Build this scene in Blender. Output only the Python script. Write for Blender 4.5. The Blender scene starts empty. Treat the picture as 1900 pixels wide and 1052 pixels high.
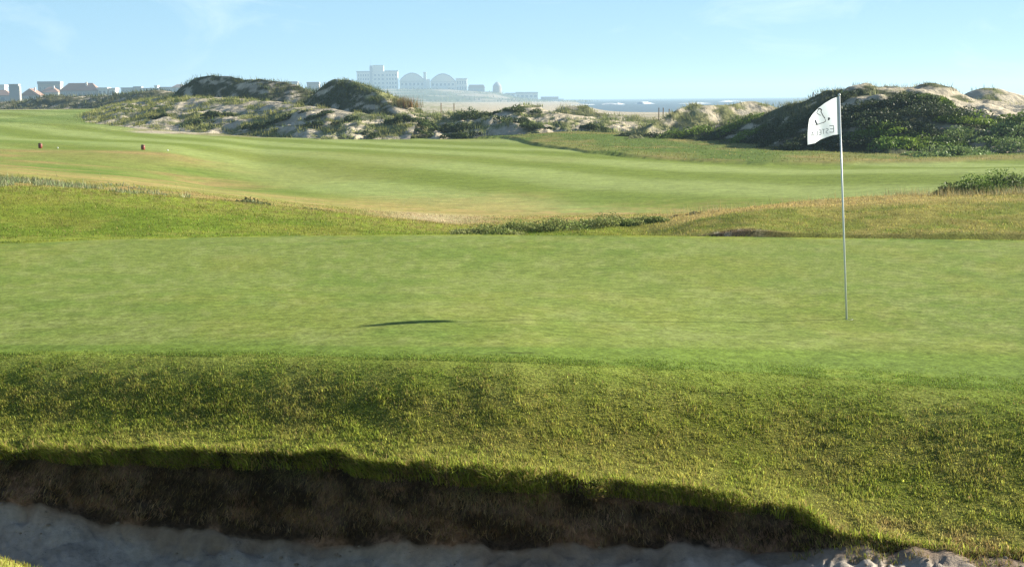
import bpy, math, random
import numpy as np
from mathutils import Matrix, Vector

rng = np.random.default_rng(7)
random.seed(7)
scene = bpy.context.scene
COL = scene.collection

# ------------------------------------------------------------------ camera geometry
F = 2640.0                       # focal length in photo pixels (photo 1900 x 1052)
EYE = np.array([0.0, 0.0, 2.13])
TH = math.atan(342.0 / F)        # camera looks slightly down
ROLL = 0.0093
FW = np.array([0, math.cos(TH), -math.sin(TH)])
R0 = np.array([1.0, 0, 0]); U0 = np.array([0, math.sin(TH), math.cos(TH)])
RT = R0 * math.cos(ROLL) - U0 * math.sin(ROLL)
UP = U0 * math.cos(ROLL) + R0 * math.sin(ROLL)

def ray(px, py):
    return FW + RT * ((px - 950) / F) - UP * ((py - 526) / F)

def at_z(px, py, z):
    d = ray(px, py)
    return EYE + d * ((z - EYE[2]) / d[2])

def at_d(px, py, D):
    d = ray(px, py)
    return EYE + d * (D / d[1])

def descend(P, px, py, ang):
    """point on the sight line (px,py) that lies on a slope falling from P towards the viewer"""
    d = ray(px, py); t = math.tan(ang)
    # z = Pz - t*(Py - Y),  z = ez + s*dz, Y = s*dy
    s = (P[2] - t * P[1] - EYE[2]) / (d[2] - t * d[1])
    return EYE + d * s

# ------------------------------------------------------------------ sun
SUN_AZ = math.radians(22.6)      # degrees behind the picture plane, on the right
SUN_EL = math.radians(21.55)
TOSUN = np.array([math.cos(SUN_AZ) * math.cos(SUN_EL), math.sin(SUN_AZ) * math.cos(SUN_EL), math.sin(SUN_EL)])

# ------------------------------------------------------------------ numeric helpers
def hash2(ix, iy, seed):
    h = (ix.astype(np.int64) * 374761393 + iy.astype(np.int64) * 668265263 + seed * 1442695041) & 0x7fffffff
    h = ((h ^ (h >> 13)) * 1274126177) & 0x7fffffff
    h = h ^ (h >> 16)
    return (h & 0xffff) / 65535.0

def vnoise(x, y, seed=0):
    x = np.asarray(x, float); y = np.asarray(y, float)
    ix = np.floor(x); iy = np.floor(y)
    fx = x - ix; fy = y - iy
    fx = fx * fx * fx * (fx * (fx * 6 - 15) + 10); fy = fy * fy * fy * (fy * (fy * 6 - 15) + 10)
    a = hash2(ix, iy, seed); b = hash2(ix + 1, iy, seed)
    c = hash2(ix, iy + 1, seed); d = hash2(ix + 1, iy + 1, seed)
    return (a + (b - a) * fx) * (1 - fy) + (c + (d - c) * fx) * fy

def fbm(x, y, seed=0, oct=4, gain=0.5):
    s = 0; amp = 1; tot = 0; fr = 1
    for k in range(oct):
        s = s + amp * vnoise(x * fr + 17.3 * k, y * fr - 9.1 * k, seed + k * 31)
        tot += amp; amp *= gain; fr *= 2.03
    return s / tot

def sstep(a, b, x):
    t = np.clip((x - a) / (b - a), 0, 1)
    return t * t * (3 - 2 * t)

def pchip(xk, yk, x):
    """monotone cubic through 1-D knots"""
    xk = np.asarray(xk, float); yk = np.asarray(yk, float)
    h = np.diff(xk); dl = np.diff(yk) / h
    m = np.zeros_like(yk)
    w1 = 2 * h[1:] + h[:-1]; w2 = h[1:] + 2 * h[:-1]
    same = dl[:-1] * dl[1:] > 0
    with np.errstate(divide='ignore', invalid='ignore'):
        hm = (w1 + w2) / (w1 / dl[:-1] + w2 / dl[1:])
    m[1:-1] = np.where(same, hm, 0)
    m[0] = dl[0]; m[-1] = dl[-1]
    x = np.clip(x, xk[0], xk[-1])
    i = np.clip(np.searchsorted(xk, x) - 1, 0, len(h) - 1)
    t = (x - xk[i]) / h[i]
    return ((1 + 2 * t) * (1 - t) ** 2 * yk[i] + t * (1 - t) ** 2 * h[i] * m[i]
            + t * t * (3 - 2 * t) * yk[i + 1] + t * t * (t - 1) * h[i] * m[i + 1])

def mix(a, b, t):
    t = np.asarray(t)[..., None]
    return np.asarray(a) * (1 - t) + np.asarray(b) * t

def srgb(r, g, b):
    c = np.array([r, g, b], float) / 255
    return np.where(c <= 0.04045, c / 12.92, ((c + 0.055) / 1.055) ** 2.4)

# ------------------------------------------------------------------ object helpers
def tag(o, label=None, cat=None, group=None, kind=None):
    if label: o['label'] = label
    if cat: o['category'] = cat
    if group: o['group'] = group
    if kind: o['kind'] = kind
    return o

def mesh_obj(name, verts, faces, material, parent=None, colors=None, smooth=True):
    """verts (N,3); faces: list of int arrays (M,3) and/or (M,4)"""
    if not isinstance(faces, (list, tuple)):
        faces = [faces]
    verts = np.asarray(verts, np.float32)
    me = bpy.data.meshes.new(name)
    loops = np.concatenate([f.reshape(-1) for f in faces]).astype(np.int32)
    totals = np.concatenate([np.full(len(f), f.shape[1]) for f in faces]).astype(np.int32)
    starts = np.concatenate([[0], np.cumsum(totals)[:-1]]).astype(np.int32)
    me.vertices.add(len(verts)); me.vertices.foreach_set('co', verts.reshape(-1))
    me.loops.add(len(loops)); me.loops.foreach_set('vertex_index', loops)
    me.polygons.add(len(totals)); me.polygons.foreach_set('loop_start', starts)
    me.polygons.foreach_set('loop_total', totals)
    me.update(calc_edges=True)
    me.polygons.foreach_set('use_smooth', np.full(len(totals), bool(smooth)))
    if colors is not None:
        at = me.color_attributes.new('tint', 'FLOAT_COLOR', 'POINT')
        c = np.ones((len(verts), 4), np.float32); c[:, :3] = colors
        at.data.foreach_set('color', c.reshape(-1))
    me.materials.append(material)
    o = bpy.data.objects.new(name, me); COL.objects.link(o)
    if parent: o.parent = parent
    return o

class MB:
    """collects primitive pieces for one mesh"""
    def __init__(s): s.v = []; s.f3 = []; s.f4 = []; s.n = 0
    def add(s, v, f):
        v = np.asarray(v, float)
        for q in f:
            (s.f4 if len(q) == 4 else s.f3).append([i + s.n for i in q])
        s.v.append(v); s.n += len(v)
    def box(s, x0, x1, y0, y1, z0, z1):
        v = [(x, y, z) for x in (x0, x1) for y in (y0, y1) for z in (z0, z1)]
        s.add(v, [(0, 1, 3, 2), (4, 6, 7, 5), (0, 4, 5, 1), (2, 3, 7, 6), (0, 2, 6, 4), (1, 5, 7, 3)])
    def prism(s, prof, y0, y1):
        """profile in x,z extruded along y"""
        n = len(prof)
        v = [(x, y0, z) for x, z in prof] + [(x, y1, z) for x, z in prof]
        f = [(i, (i + 1) % n, n + (i + 1) % n, n + i) for i in range(n)]
        s.add(v, f)
        c0 = np.mean(v[:n], 0); c1 = np.mean(v[n:], 0)
        s.add([*v[:n], c0], [((i + 1) % n, i, n) for i in range(n)])
        s.add([*v[n:], c1], [(i, (i + 1) % n, n) for i in range(n)])
    def lathe(s, c, prof, seg=16):
        """profile (r,z) around a vertical axis at c"""
        v = []; f = []
        for r, z in prof:
            for k in range(seg):
                a = 2 * math.pi * k / seg
                v.append((c[0] + r * math.cos(a), c[1] + r * math.sin(a), c[2] + z))
        for i in range(len(prof) - 1):
            for k in range(seg):
                f.append((i * seg + k, i * seg + (k + 1) % seg, (i + 1) * seg + (k + 1) % seg, (i + 1) * seg + k))
        s.add(v, f)
    def tube(s, p0, p1, r0, r1, seg=10):
        p0 = np.asarray(p0, float); p1 = np.asarray(p1, float)
        d = p1 - p0; d /= np.linalg.norm(d)
        a = np.cross(d, (0, 0, 1) if abs(d[2]) < .9 else (1, 0, 0)); a /= np.linalg.norm(a); b = np.cross(d, a)
        v = []
        for p, r in ((p0, r0), (p1, r1)):
            for k in range(seg):
                t = 2 * math.pi * k / seg
                v.append(p + r * (math.cos(t) * a + math.sin(t) * b))
        v += [p0, p1]
        f = [(k, (k + 1) % seg, seg + (k + 1) % seg, seg + k) for k in range(seg)]
        f += [((k + 1) % seg, k, 2 * seg) for k in range(seg)] + [(seg + k, seg + (k + 1) % seg, 2 * seg + 1) for k in range(seg)]
        s.add(v, f)
    def build(s, name, material, parent=None, smooth=False, origin=None):
        v = np.concatenate(s.v)
        if origin is not None: v = v - np.asarray(origin)
        fs = []
        if s.f4: fs.append(np.array(s.f4))
        if s.f3: fs.append(np.array(s.f3))
        o = mesh_obj(name, v, fs, material, parent, smooth=smooth)
        if origin is not None and parent is None: o.location = origin
        return o

# ------------------------------------------------------------------ materials
def new_mat(name):
    m = bpy.data.materials.new(name); m.use_nodes = True
    nt = m.node_tree; nt.nodes.clear()
    return m, nt, nt.nodes, nt.links

def ground_mat(name, fine=60.0, amount=0.35, bump=0.3, bdist=0.02, rough=0.9, mid=6.0, midamt=0.2, sheen=0.0):
    """vertex tint = real colour of turf / soil, multiplied with fine procedural grain"""
    m, nt, N, L = new_mat(name)
    out = N.new('ShaderNodeOutputMaterial'); bs = N.new('ShaderNodeBsdfPrincipled')
    at = N.new('ShaderNodeAttribute'); at.attribute_name = 'tint'
    geo = N.new('ShaderNodeNewGeometry')
    n1 = N.new('ShaderNodeTexNoise'); n1.inputs['Scale'].default_value = fine; n1.inputs['Detail'].default_value = 5; n1.inputs['Roughness'].default_value = .65
    n2 = N.new('ShaderNodeTexNoise'); n2.inputs['Scale'].default_value = mid; n2.inputs['Detail'].default_value = 5
    L.new(geo.outputs['Position'], n1.inputs['Vector']); L.new(geo.outputs['Position'], n2.inputs['Vector'])
    def rng_(src, amt):
        mr = N.new('ShaderNodeMapRange'); mr.inputs['From Min'].default_value = .25; mr.inputs['From Max'].default_value = .75
        mr.inputs['To Min'].default_value = 1 - amt; mr.inputs['To Max'].default_value = 1 + amt
        L.new(src, mr.inputs['Value']); return mr.outputs['Result']
    mu = N.new('ShaderNodeMath'); mu.operation = 'MULTIPLY'
    L.new(rng_(n1.outputs['Fac'], amount), mu.inputs[0]); L.new(rng_(n2.outputs['Fac'], midamt), mu.inputs[1])
    vm = N.new('ShaderNodeVectorMath'); vm.operation = 'SCALE'
    L.new(at.outputs['Color'], vm.inputs[0]); L.new(mu.outputs[0], vm.inputs['Scale'])
    L.new(vm.outputs[0], bs.inputs['Base Color'])
    bs.inputs['Roughness'].default_value = rough
    bs.inputs['Specular IOR Level'].default_value = .03
    if bump:
        b = N.new('ShaderNodeBump'); b.inputs['Strength'].default_value = bump; b.inputs['Distance'].default_value = bdist
        L.new(n1.outputs['Fac'], b.inputs['Height']); L.new(b.outputs[0], bs.inputs['Normal'])
    L.new(bs.outputs[0], out.inputs[0])
    return m

def blade_mat(name, trans=0.35, rough=.6):
    m, nt, N, L = new_mat(name)
    out = N.new('ShaderNodeOutputMaterial'); bs = N.new('ShaderNodeBsdfPrincipled'); tr = N.new('ShaderNodeBsdfTranslucent')
    at = N.new('ShaderNodeAttribute'); at.attribute_name = 'tint'
    mx = N.new('ShaderNodeMixShader'); mx.inputs[0].default_value = trans
    no = N.new('ShaderNodeTexNoise'); no.inputs['Scale'].default_value = 35
    geo = N.new('ShaderNodeNewGeometry'); L.new(geo.outputs['Position'], no.inputs['Vector'])
    mr = N.new('ShaderNodeMapRange'); mr.inputs['To Min'].default_value = .7; mr.inputs['To Max'].default_value = 1.3
    L.new(no.outputs['Fac'], mr.inputs['Value'])
    vm = N.new('ShaderNodeVectorMath'); vm.operation = 'SCALE'
    L.new(at.outputs['Color'], vm.inputs[0]); L.new(mr.outputs[0], vm.inputs['Scale'])
    L.new(vm.outputs[0], bs.inputs['Base Color']); L.new(vm.outputs[0], tr.inputs['Color'])
    bs.inputs['Roughness'].default_value = rough; bs.inputs['Specular IOR Level'].default_value = .08
    L.new(bs.outputs[0], mx.inputs[1]); L.new(tr.outputs[0], mx.inputs[2]); L.new(mx.outputs[0], out.inputs[0])
    return m

def plain_mat(name, col, rough=.7, var=.15, scale=3.0, metallic=0.0, trans=0.0):
    m, nt, N, L = new_mat(name)
    out = N.new('ShaderNodeOutputMaterial'); bs = N.new('ShaderNodeBsdfPrincipled')
    no = N.new('ShaderNodeTexNoise'); no.inputs['Scale'].default_value = scale; no.inputs['Detail'].default_value = 4
    tc = N.new('ShaderNodeTexCoord'); L.new(tc.outputs['Object'], no.inputs['Vector'])
    mr = N.new('ShaderNodeMapRange'); mr.inputs['To Min'].default_value = 1 - var; mr.inputs['To Max'].default_value = 1 + var
    L.new(no.outputs['Fac'], mr.inputs['Value'])
    vm = N.new('ShaderNodeVectorMath'); vm.operation = 'SCALE'; vm.inputs[0].default_value = col
    L.new(mr.outputs[0], vm.inputs['Scale']); L.new(vm.outputs[0], bs.inputs['Base Color'])
    bs.inputs['Roughness'].default_value = rough; bs.inputs['Metallic'].default_value = metallic
    if trans:
        tr = N.new('ShaderNodeBsdfTranslucent'); tr.inputs['Color'].default_value = (*col, 1)
        mx = N.new('ShaderNodeMixShader'); mx.inputs[0].default_value = trans
        L.new(bs.outputs[0], mx.inputs[1]); L.new(tr.outputs[0], mx.inputs[2]); L.new(mx.outputs[0], out.inputs[0])
    else:
        L.new(bs.outputs[0], out.inputs[0])
    return m

M_GREEN = ground_mat('mown_green', fine=34, amount=.42, bump=.35, bdist=.006, mid=8.5, midamt=.30)
M_TURF = ground_mat('rough_turf', fine=30, amount=.5, bump=.5, bdist=.05, mid=4, midamt=.3)
M_FAIR = ground_mat('fairway_turf', fine=7, amount=.30, bump=.4, bdist=.04, mid=1.4, midamt=.2)
M_SOIL = ground_mat('bank_soil', fine=28, amount=.6, bump=1.0, bdist=.05, mid=7, midamt=.4)
M_SAND = ground_mat('bunker_sand', fine=22, amount=.2, bump=.7, bdist=.02, mid=4, midamt=.14)
M_DUNE = ground_mat('dune_sand', fine=1.6, amount=.3, bump=.8, bdist=.25, mid=.35, midamt=.2)
M_BLADE = blade_mat('grass_blade', .45)
M_STRAW = blade_mat('dry_blade', .25)
M_LEAF = blade_mat('leaf', .3, .5)

# palette (real, diffuse colours)
C_GREEN = np.array([.152, .192, .046]); C_GREEN2 = np.array([.195, .226, .074]); C_GREEN3 = np.array([.122, .174, .036])
C_COLLAR = np.array([.128, .182, .034])
C_ROUGH = np.array([.212, .245, .038]); C_ROUGH2 = np.array([.290, .285, .066])
C_FAIRL = np.array([.228, .275, .090]); C_FAIRD = np.array([.138, .180, .034])
C_TAN = np.array([.36, .27, .11]); C_BROWN = np.array([.20, .145, .06])
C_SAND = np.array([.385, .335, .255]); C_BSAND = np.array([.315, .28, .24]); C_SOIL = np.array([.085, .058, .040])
C_MARRAM = np.array([.17, .18, .075])

# ------------------------------------------------------------------ terrain: control lines, near -> far
XS = np.array([-2600, -1200, -300, 0, 100, 200, 300, 400, 500, 620, 755, 860, 950, 1050, 1200, 1300, 1400, 1500, 1572, 1700, 1800, 1900, 2200, 3100, 4500], float)
def L_(pts):
    p = np.array(pts, float); return np.interp(XS, p[:, 0], p[:, 1])
y_edge = L_([(0, 655), (300, 656), (600, 660), (950, 667), (1200, 680), (1500, 695), (1700, 710), (1900, 724)])
z_edge = L_([(-300, .15), (0, .17), (400, .22), (755, .25), (950, .24), (1200, .16), (1500, .05), (1700, .0), (1900, -.03)])
y_up = L_([(0, 792), (200, 796), (400, 796), (600, 802), (800, 820), (1000, 842), (1200, 858), (1400, 880), (1500, 900), (1700, 930), (1900, 950)])
y_lip = L_([(0, 832), (200, 838), (400, 842), (560, 838), (700, 862), (800, 872), (1000, 884), (1200, 905), (1400, 934), (1460, 952), (1510, 974), (1560, 995), (1620, 1008), (1700, 1014), (1900, 1031)])
y_sand = L_([(0, 928), (100, 938), (200, 965), (300, 986), (500, 1000), (800, 1012), (1200, 1016), (1480, 1018), (1560, 1014), (1700, 1022), (1900, 1038)])
lines = []   # each: array (len(XS),3)
def add(fn): lines.append(np.array([fn(i, x) for i, x in enumerate(XS)]))
edge = [at_z(x, y_edge[i], z_edge[i]) for i, x in enumerate(XS)]
s_ang = L_([(0, 17.5), (755, 16.5), (1200, 16.5), (1500, 16.5), (1900, 16)])
up = [descend(edge[i], x, y_up[i], math.radians(s_ang[i])) for i, x in enumerate(XS)]
lip = [descend(up[i], x, y_lip[i], math.radians(11)) for i, x in enumerate(XS)]
f_in = L_([(0, .10), (1400, .10), (1500, .10), (1560, .09), (1620, .08), (1900, .08)])
sand = [at_d(x, y_sand[i], lip[i][1] - f_in[i]) for i, x in enumerate(XS)]
nsand = []
for i, x in enumerate(XS):
    s = sand[i]; D = s[1] - L_([(0, .55), (300, .5), (900, .6), (1500, .75), (1900, .8)])[i]
    dz = L_([(0, .30), (300, .22), (900, .20), (1500, .05), (1900, .02)])[i]
    p = s * (D / s[1]); p = np.array([s[0] * D / s[1], D, s[2] - dz]); nsand.append(p)
y_nlip = L_([(-300, 960), (0, 1036), (60, 1055), (200, 1090), (500, 1130), (1900, 1130)])
nlip = []
for i, x in enumerate(XS):
    D = nsand[i][1] - .7
    nlip.append(at_d(x, y_nlip[i], D))
def at_line(i, D, z):
    b = at_d(XS[i], 500, D); b[2] = z; return b
add(lambda i, x: at_line(i, 1.2, .45))
add(lambda i, x: at_line(i, 4.5, .15))
add(lambda i, x: nlip[i])          # 2 near lip of the bunker
add(lambda i, x: nsand[i])         # 3
add(lambda i, x: sand[i])          # 4 foot of face
add(lambda i, x: lip[i])           # 5
add(lambda i, x: up[i])            # 6
add(lambda i, x: edge[i])          # 7 outer edge of collar
y_col = L_([(0, 640), (600, 641), (950, 643), (1200, 645), (1500, 650), (1700, 654), (1900, 660)])
add(lambda i, x: at_z(x, y_col[i], z_edge[i] + .01))   # 8 inner edge of collar
z_m1 = L_([(-300, .16), (0, .18), (400, .235), (755, .25), (950, .22), (1200, .12), (1400, .04), (1572, 0), (1900, -.04)])
add(lambda i, x: at_z(x, 600, z_m1[i]))                # 9
z_m2 = L_([(0, .12), (755, .12), (1200, .05), (1572, .0), (1900, -.06)])
add(lambda i, x: at_z(x, 520, z_m2[i]))                # 10
y_bk = L_([(0, 452), (200, 444), (500, 438), (900, 435), (1200, 438), (1500, 441), (1900, 446)])
z_bk = L_([(0, .0), (755, .02), (1200, .0), (1900, -.1)])
add(lambda i, x: at_z(x, y_bk[i], z_bk[i]))            # 11 back edge of green
add(lambda i, x: at_line(i, lines[11][i][1] + .5, z_bk[i] - L_([(0, .05), (600, .16), (1000, .2), (1900, .14)])[i]))   # 12
z_ft = L_([(0, -.08), (300, -.12), (600, -.3), (900, -.42), (1150, -.42), (1350, -.27), (1900, -.24)])
add(lambda i, x: at_line(i, lines[11][i][1] + 1.6, z_ft[i]))   # 13 foot of mounds
y_cr = L_([(-300, 338), (0, 346), (200, 357), (380, 374), (560, 395), (700, 412), (860, 429), (1000, 432), (1130, 428), (1200, 418), (1290, 403), (1400, 387), (1500, 377), (1700, 366), (1900, 362), (2300, 360)])
d_cr = L_([(0, 31), (500, 30), (860, 27.5), (1050, 27.0), (1200, 27.5), (1500, 29), (1900, 30)])
def crestmid(i, x):
    c = at_d(x, y_cr[i], d_cr[i]); f = lines[13][i]
    p = f * .45 + c * .55; p[2] = f[2] + (c[2] - f[2]) * L_([(0, .72), (860, .55), (1050, .5), (1300, .74), (1900, .78)])[i]; return p
st_h = L_([(1180, .0), (1260, .05), (1310, .17), (1420, .18), (1500, .12), (1560, .09), (1900, .08)])
def footstep(i, x):
    p = at_line(i, lines[13][i][1] + .10, z_ft[i] + st_h[i] + .004); return p
add(crestmid)                                          # 14
add(lambda i, x: at_d(x, y_cr[i], d_cr[i]))            # 15 crest
y_h = L_([(0, 340), (200, 352), (380, 368), (560, 387), (700, 401), (860, 411), (1000, 407), (1130, 406), (1250, 400)])
def hollow(i, x):
    if x <= 1250: return at_d(x, y_h[i], 34)
    return at_line(i, 34, L_([(1250, -.72), (1400, -.6), (1900, -.35)])[i])
add(hollow)                                            # 16
y_ff = L_([(-300, 308), (0, 316), (200, 331), (400, 354), (600, 376), (800, 392), (1000, 395), (1200, 391), (1300, 388)])
def ffront(i, x):
    if x <= 1300: return at_d(x, y_ff[i], 38)
    return at_line(i, 38, L_([(1300, -.82), (1500, -.75), (1900, -.5)])[i])
add(ffront)                                            # 17
def rowD(D, pts): 
    y = L_(pts); add(lambda i, x: at_d(x, y[i], D))
rowD(50, [(-300, 284), (0, 297), (200, 310), (300, 322), (400, 337), (500, 344), (600, 347), (1000, 346), (1500, 334), (1900, 318)])      # 18
rowD(66, [(-300, 262), (0, 272), (265, 274), (330, 278), (420, 293), (500, 302), (1000, 305), (1500, 307), (1900, 303)])    # 19
rowD(90, [(0, 258), (265, 263), (400, 268), (500, 275), (1000, 277), (1500, 279), (1900, 280)])    # 20
rowD(122, [(-300, 228), (0, 236), (265, 246), (400, 252), (500, 257), (900, 257), (960, 251), (1050, 246), (1200, 249), (1500, 252), (1900, 252)])    # 21
def rowZ(D, pts):
    z = L_(pts); add(lambda i, x: at_line(i, D, z[i]))
rowZ(170, [(0, .62), (265, .45), (400, -.3), (600, -.8), (1200, -1.0), (1900, -1.0)])  # 22
rowZ(235, [(0, 1.15), (265, 1.1), (400, .3), (600, -.6), (1200, -1.4), (1900, -1.4)])  # 23
rowZ(350, [(0, .6), (265, .6), (600, -.7), (900, -1.9), (1900, -2.2)])                # 24
rowZ(600, [(0, 1.5), (400, 1.5), (600, .2), (800, -1.6), (1000, -2.2), (1050, -2.5), (1130, -3.05), (1200, -3.4), (1900, -4)])      # 25
rowZ(1050, [(0, 2.5), (500, 2.5), (700, .5), (900, -1.8), (1000, -2.2), (1040, -2.5), (1075, -3.1), (1200, -4.0), (1900, -5)])    # 26
rowZ(3000, [(0, 3), (400, 2.5), (700, 0), (1000, -2.2), (1045, -2.6), (1075, -4), (1900, -9)])                 # 27
NROW = [6, 10, 14, 16, 26, 14, 30, 10, 10, 14, 14, 5, 14, 30, 12, 14, 14, 26, 30, 34, 30, 14, 10, 10, 10, 10, 8]
assert len(NROW) == len(lines) - 1, (len(NROW), len(lines))

a_in = np.linspace(-.42, .42, 660)
st = np.linspace(0, 1, 46)[1:] ** 1.7
a_cols = np.concatenate([(-.42 - .95 * st)[::-1], a_in, .42 + .95 * st])
NC = len(a_cols)
LY = np.zeros((len(lines), NC)); LZ = np.zeros((len(lines), NC))
for k, ln in enumerate(lines):
    a = ln[:, 0] / ln[:, 1]; o = np.argsort(a)
    LY[k] = pchip(a[o], ln[o, 1], a_cols); LZ[k] = pchip(a[o], ln[o, 2], a_cols)
for k in range(1, len(lines)):
    if k != 5: LY[k] = np.maximum(LY[k], LY[k - 1] + .04)
# chord parameter per column, vectorised pchip over lines
def col_pchip(T, V, k, s):
    """value in interval k (T,V: lines x cols) at fraction s"""
    h = T[1:] - T[:-1]; dl = (V[1:] - V[:-1]) / h
    def slope(j):
        if j == 0: return dl[0]
        if j == len(V) - 1: return dl[-1]
        w1 = 2 * h[j] + h[j - 1]; w2 = h[j] + 2 * h[j - 1]
        same = dl[j - 1] * dl[j] > 0
        with np.errstate(divide='ignore', invalid='ignore'):
            hm = (w1 + w2) / (w1 / dl[j - 1] + w2 / dl[j])
        return np.where(same, hm, 0)
    m0, m1 = slope(k), slope(k + 1); hk = h[k]; t = s
    return ((1 + 2 * t) * (1 - t) ** 2 * V[k] + t * (1 - t) ** 2 * hk * m0 + t * t * (3 - 2 * t) * V[k + 1] + t * t * (t - 1) * hk * m1)
T = np.concatenate([np.zeros((1, NC)), np.cumsum(np.sqrt(np.diff(LY, axis=0) ** 2 + np.diff(LZ, axis=0) ** 2), axis=0)])
rows_Y = []; rows_Z = []; rows_k = []
for k, n in enumerate(NROW):
    for q in range(n):
        s = q / n
        rows_Y.append(col_pchip(T, LY, k, s)); rows_Z.append(col_pchip(T, LZ, k, s)); rows_k.append(k + s)
rows_Y.append(LY[-1]); rows_Z.append(LZ[-1]); rows_k.append(len(NROW))
GY = np.array(rows_Y); GZ = np.array(rows_Z); GX = GY * a_cols[None, :]; GK = np.array(rows_k)[:, None] * np.ones((1, NC))
NR = len(rows_k)

def bump_w(lo, hi, f=.35):   # weight that is 1 for rows between lines lo..hi
    return sstep(lo - f, lo + f, GK) * (1 - sstep(hi - f, hi + f, GK))
A_ = a_cols
# small natural relief
GZ += bump_w(5.3, 6.8, .3) * (fbm(GX * 2.2, GY * 2.2, 3) - .5) * .008
GZ += bump_w(3.75, 4.25, .2) * ((fbm(GX * 2.7, GX * 0 + .5, 4) - .5) * .14 + (fbm(GX * 9, GX * 0 + 3.5, 4) - .5) * .05)
GZ += bump_w(3.0, 3.85, .15) * 0.011 * np.sin((GY * 1.0 + GX * .35 + (fbm(GX * 1.2, GY * 1.2, 7) - .5) * .8) * 95)
GZ += bump_w(3.1, 3.9, .2) * ((fbm(GX * 3.1, GY * 3.1, 5) - .5) * .05 + (fbm(GX * 9, GY * 9, 6) - .5) * .025)
GZ += bump_w(13.2, 15.5, .4) * (fbm(GX * .8, GY * .8, 8) - .5) * .12
GZ += bump_w(17, 21, .5) * (fbm(GX * .06, GY * .06, 9) - .5) * .35
GZ += bump_w(21.2, 24, .3) * (fbm(GX * .09, GY * .09, 10) - .5) * .9 * sstep(-.36 + .14, -.36 + .2, GX / GY)
stepw = np.interp(A_, (XS - 950) / F, st_h)
GZ += bump_w(12.95, 20, .04) * stepw[None, :] * (1 - sstep(13.6, 15, GK))
GZ += bump_w(8, 11, .6) * (fbm(GX * .35, GY * .35, 12) - .5) * .05
# face: ragged hollows, pushed in depth
fw = bump_w(4.1, 4.95, .12)
GY += fw * ((fbm(GX * 2.6, GZ * 5, 14) - .5) * .20 + (fbm(GX * 8, GZ * 12, 15) - .5) * .11)
lw = bump_w(4.8, 5.3, .25)
GZ += lw * ((fbm(GX * 3.5, GY * 0, 16) - .5) * .07 + (fbm(GX * 14, GY * 14, 17) - .5) * .04)
for q in range(46):
    fx, fy_ = rng.uniform(-3.6, 3.4), None
    jj = int(np.clip(np.searchsorted(a_cols, fx / 9.3), 1, NC - 2)); rr_ = int(rng.integers(int(np.argmin(abs(np.array(rows_k) - 3.0))), int(np.argmin(abs(np.array(rows_k) - 3.9)))))
    cx_, cy_ = GX[rr_, jj], GY[rr_, jj]; an = rng.uniform(-.6, .6); ca, sa = math.cos(an), math.sin(an)
    dx_ = (GX - cx_) * ca + (GY - cy_) * sa; dy_ = -(GX - cx_) * sa + (GY - cy_) * ca
    e_ = np.sqrt((dx_ / .13) ** 2 + (dy_ / .05) ** 2)
    GZ += bump_w(2.9, 4.0, .12) * (-.022 * (1 - sstep(.5, 1.0, e_)) + .010 * np.exp(-((e_ - 1.25) / .3) ** 2))
# heaps of sand at the right end of the bunker
rw = bump_w(3.0, 4.1, .3) * sstep(1.6, 2.1, GX)
GZ += rw * ((fbm(GX * 5, GY * 7, 18) - .5) * .014 + (fbm(GX * 16, GY * 20, 19) - .5) * .014)

# boundary between fairway and the darker rough on the right (world line)
bl = np.array([at_d(x, y, D) for x, y, D in [(860, 255.5, 121), (930, 260, 113), (1010, 271, 95), (1090, 284, 80), (1180, 292, 74), (1290, 300, 69), (1400, 304, 67), (1500, 306.5, 66), (1700, 308, 66), (1900, 305, 68), (2300, 300, 74)]])
bl_a = bl[:, 0] / bl[:, 1]
bY = np.interp(a_cols, bl_a, bl[:, 1], left=1e4)[None, :] * np.ones_like(GY)
bY = bY + (fbm(GX * .5, GX * 0, 21) - .5) * 2.5
ROUGHR = sstep(-.4, .4, GY - bY) * (a_cols[None, :] > bl_a[0]) * (GK < 22.5)
GZ += ROUGHR * .14 + ROUGHR * (fbm(GX * .7, GY * .7, 22) - .5) * .14
# step at fringe of the bunker-like scar under the right mound
sc_a0, sc_a1 = (1290 - 950) / F, (1500 - 950) / F
A = GX / GY

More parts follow.
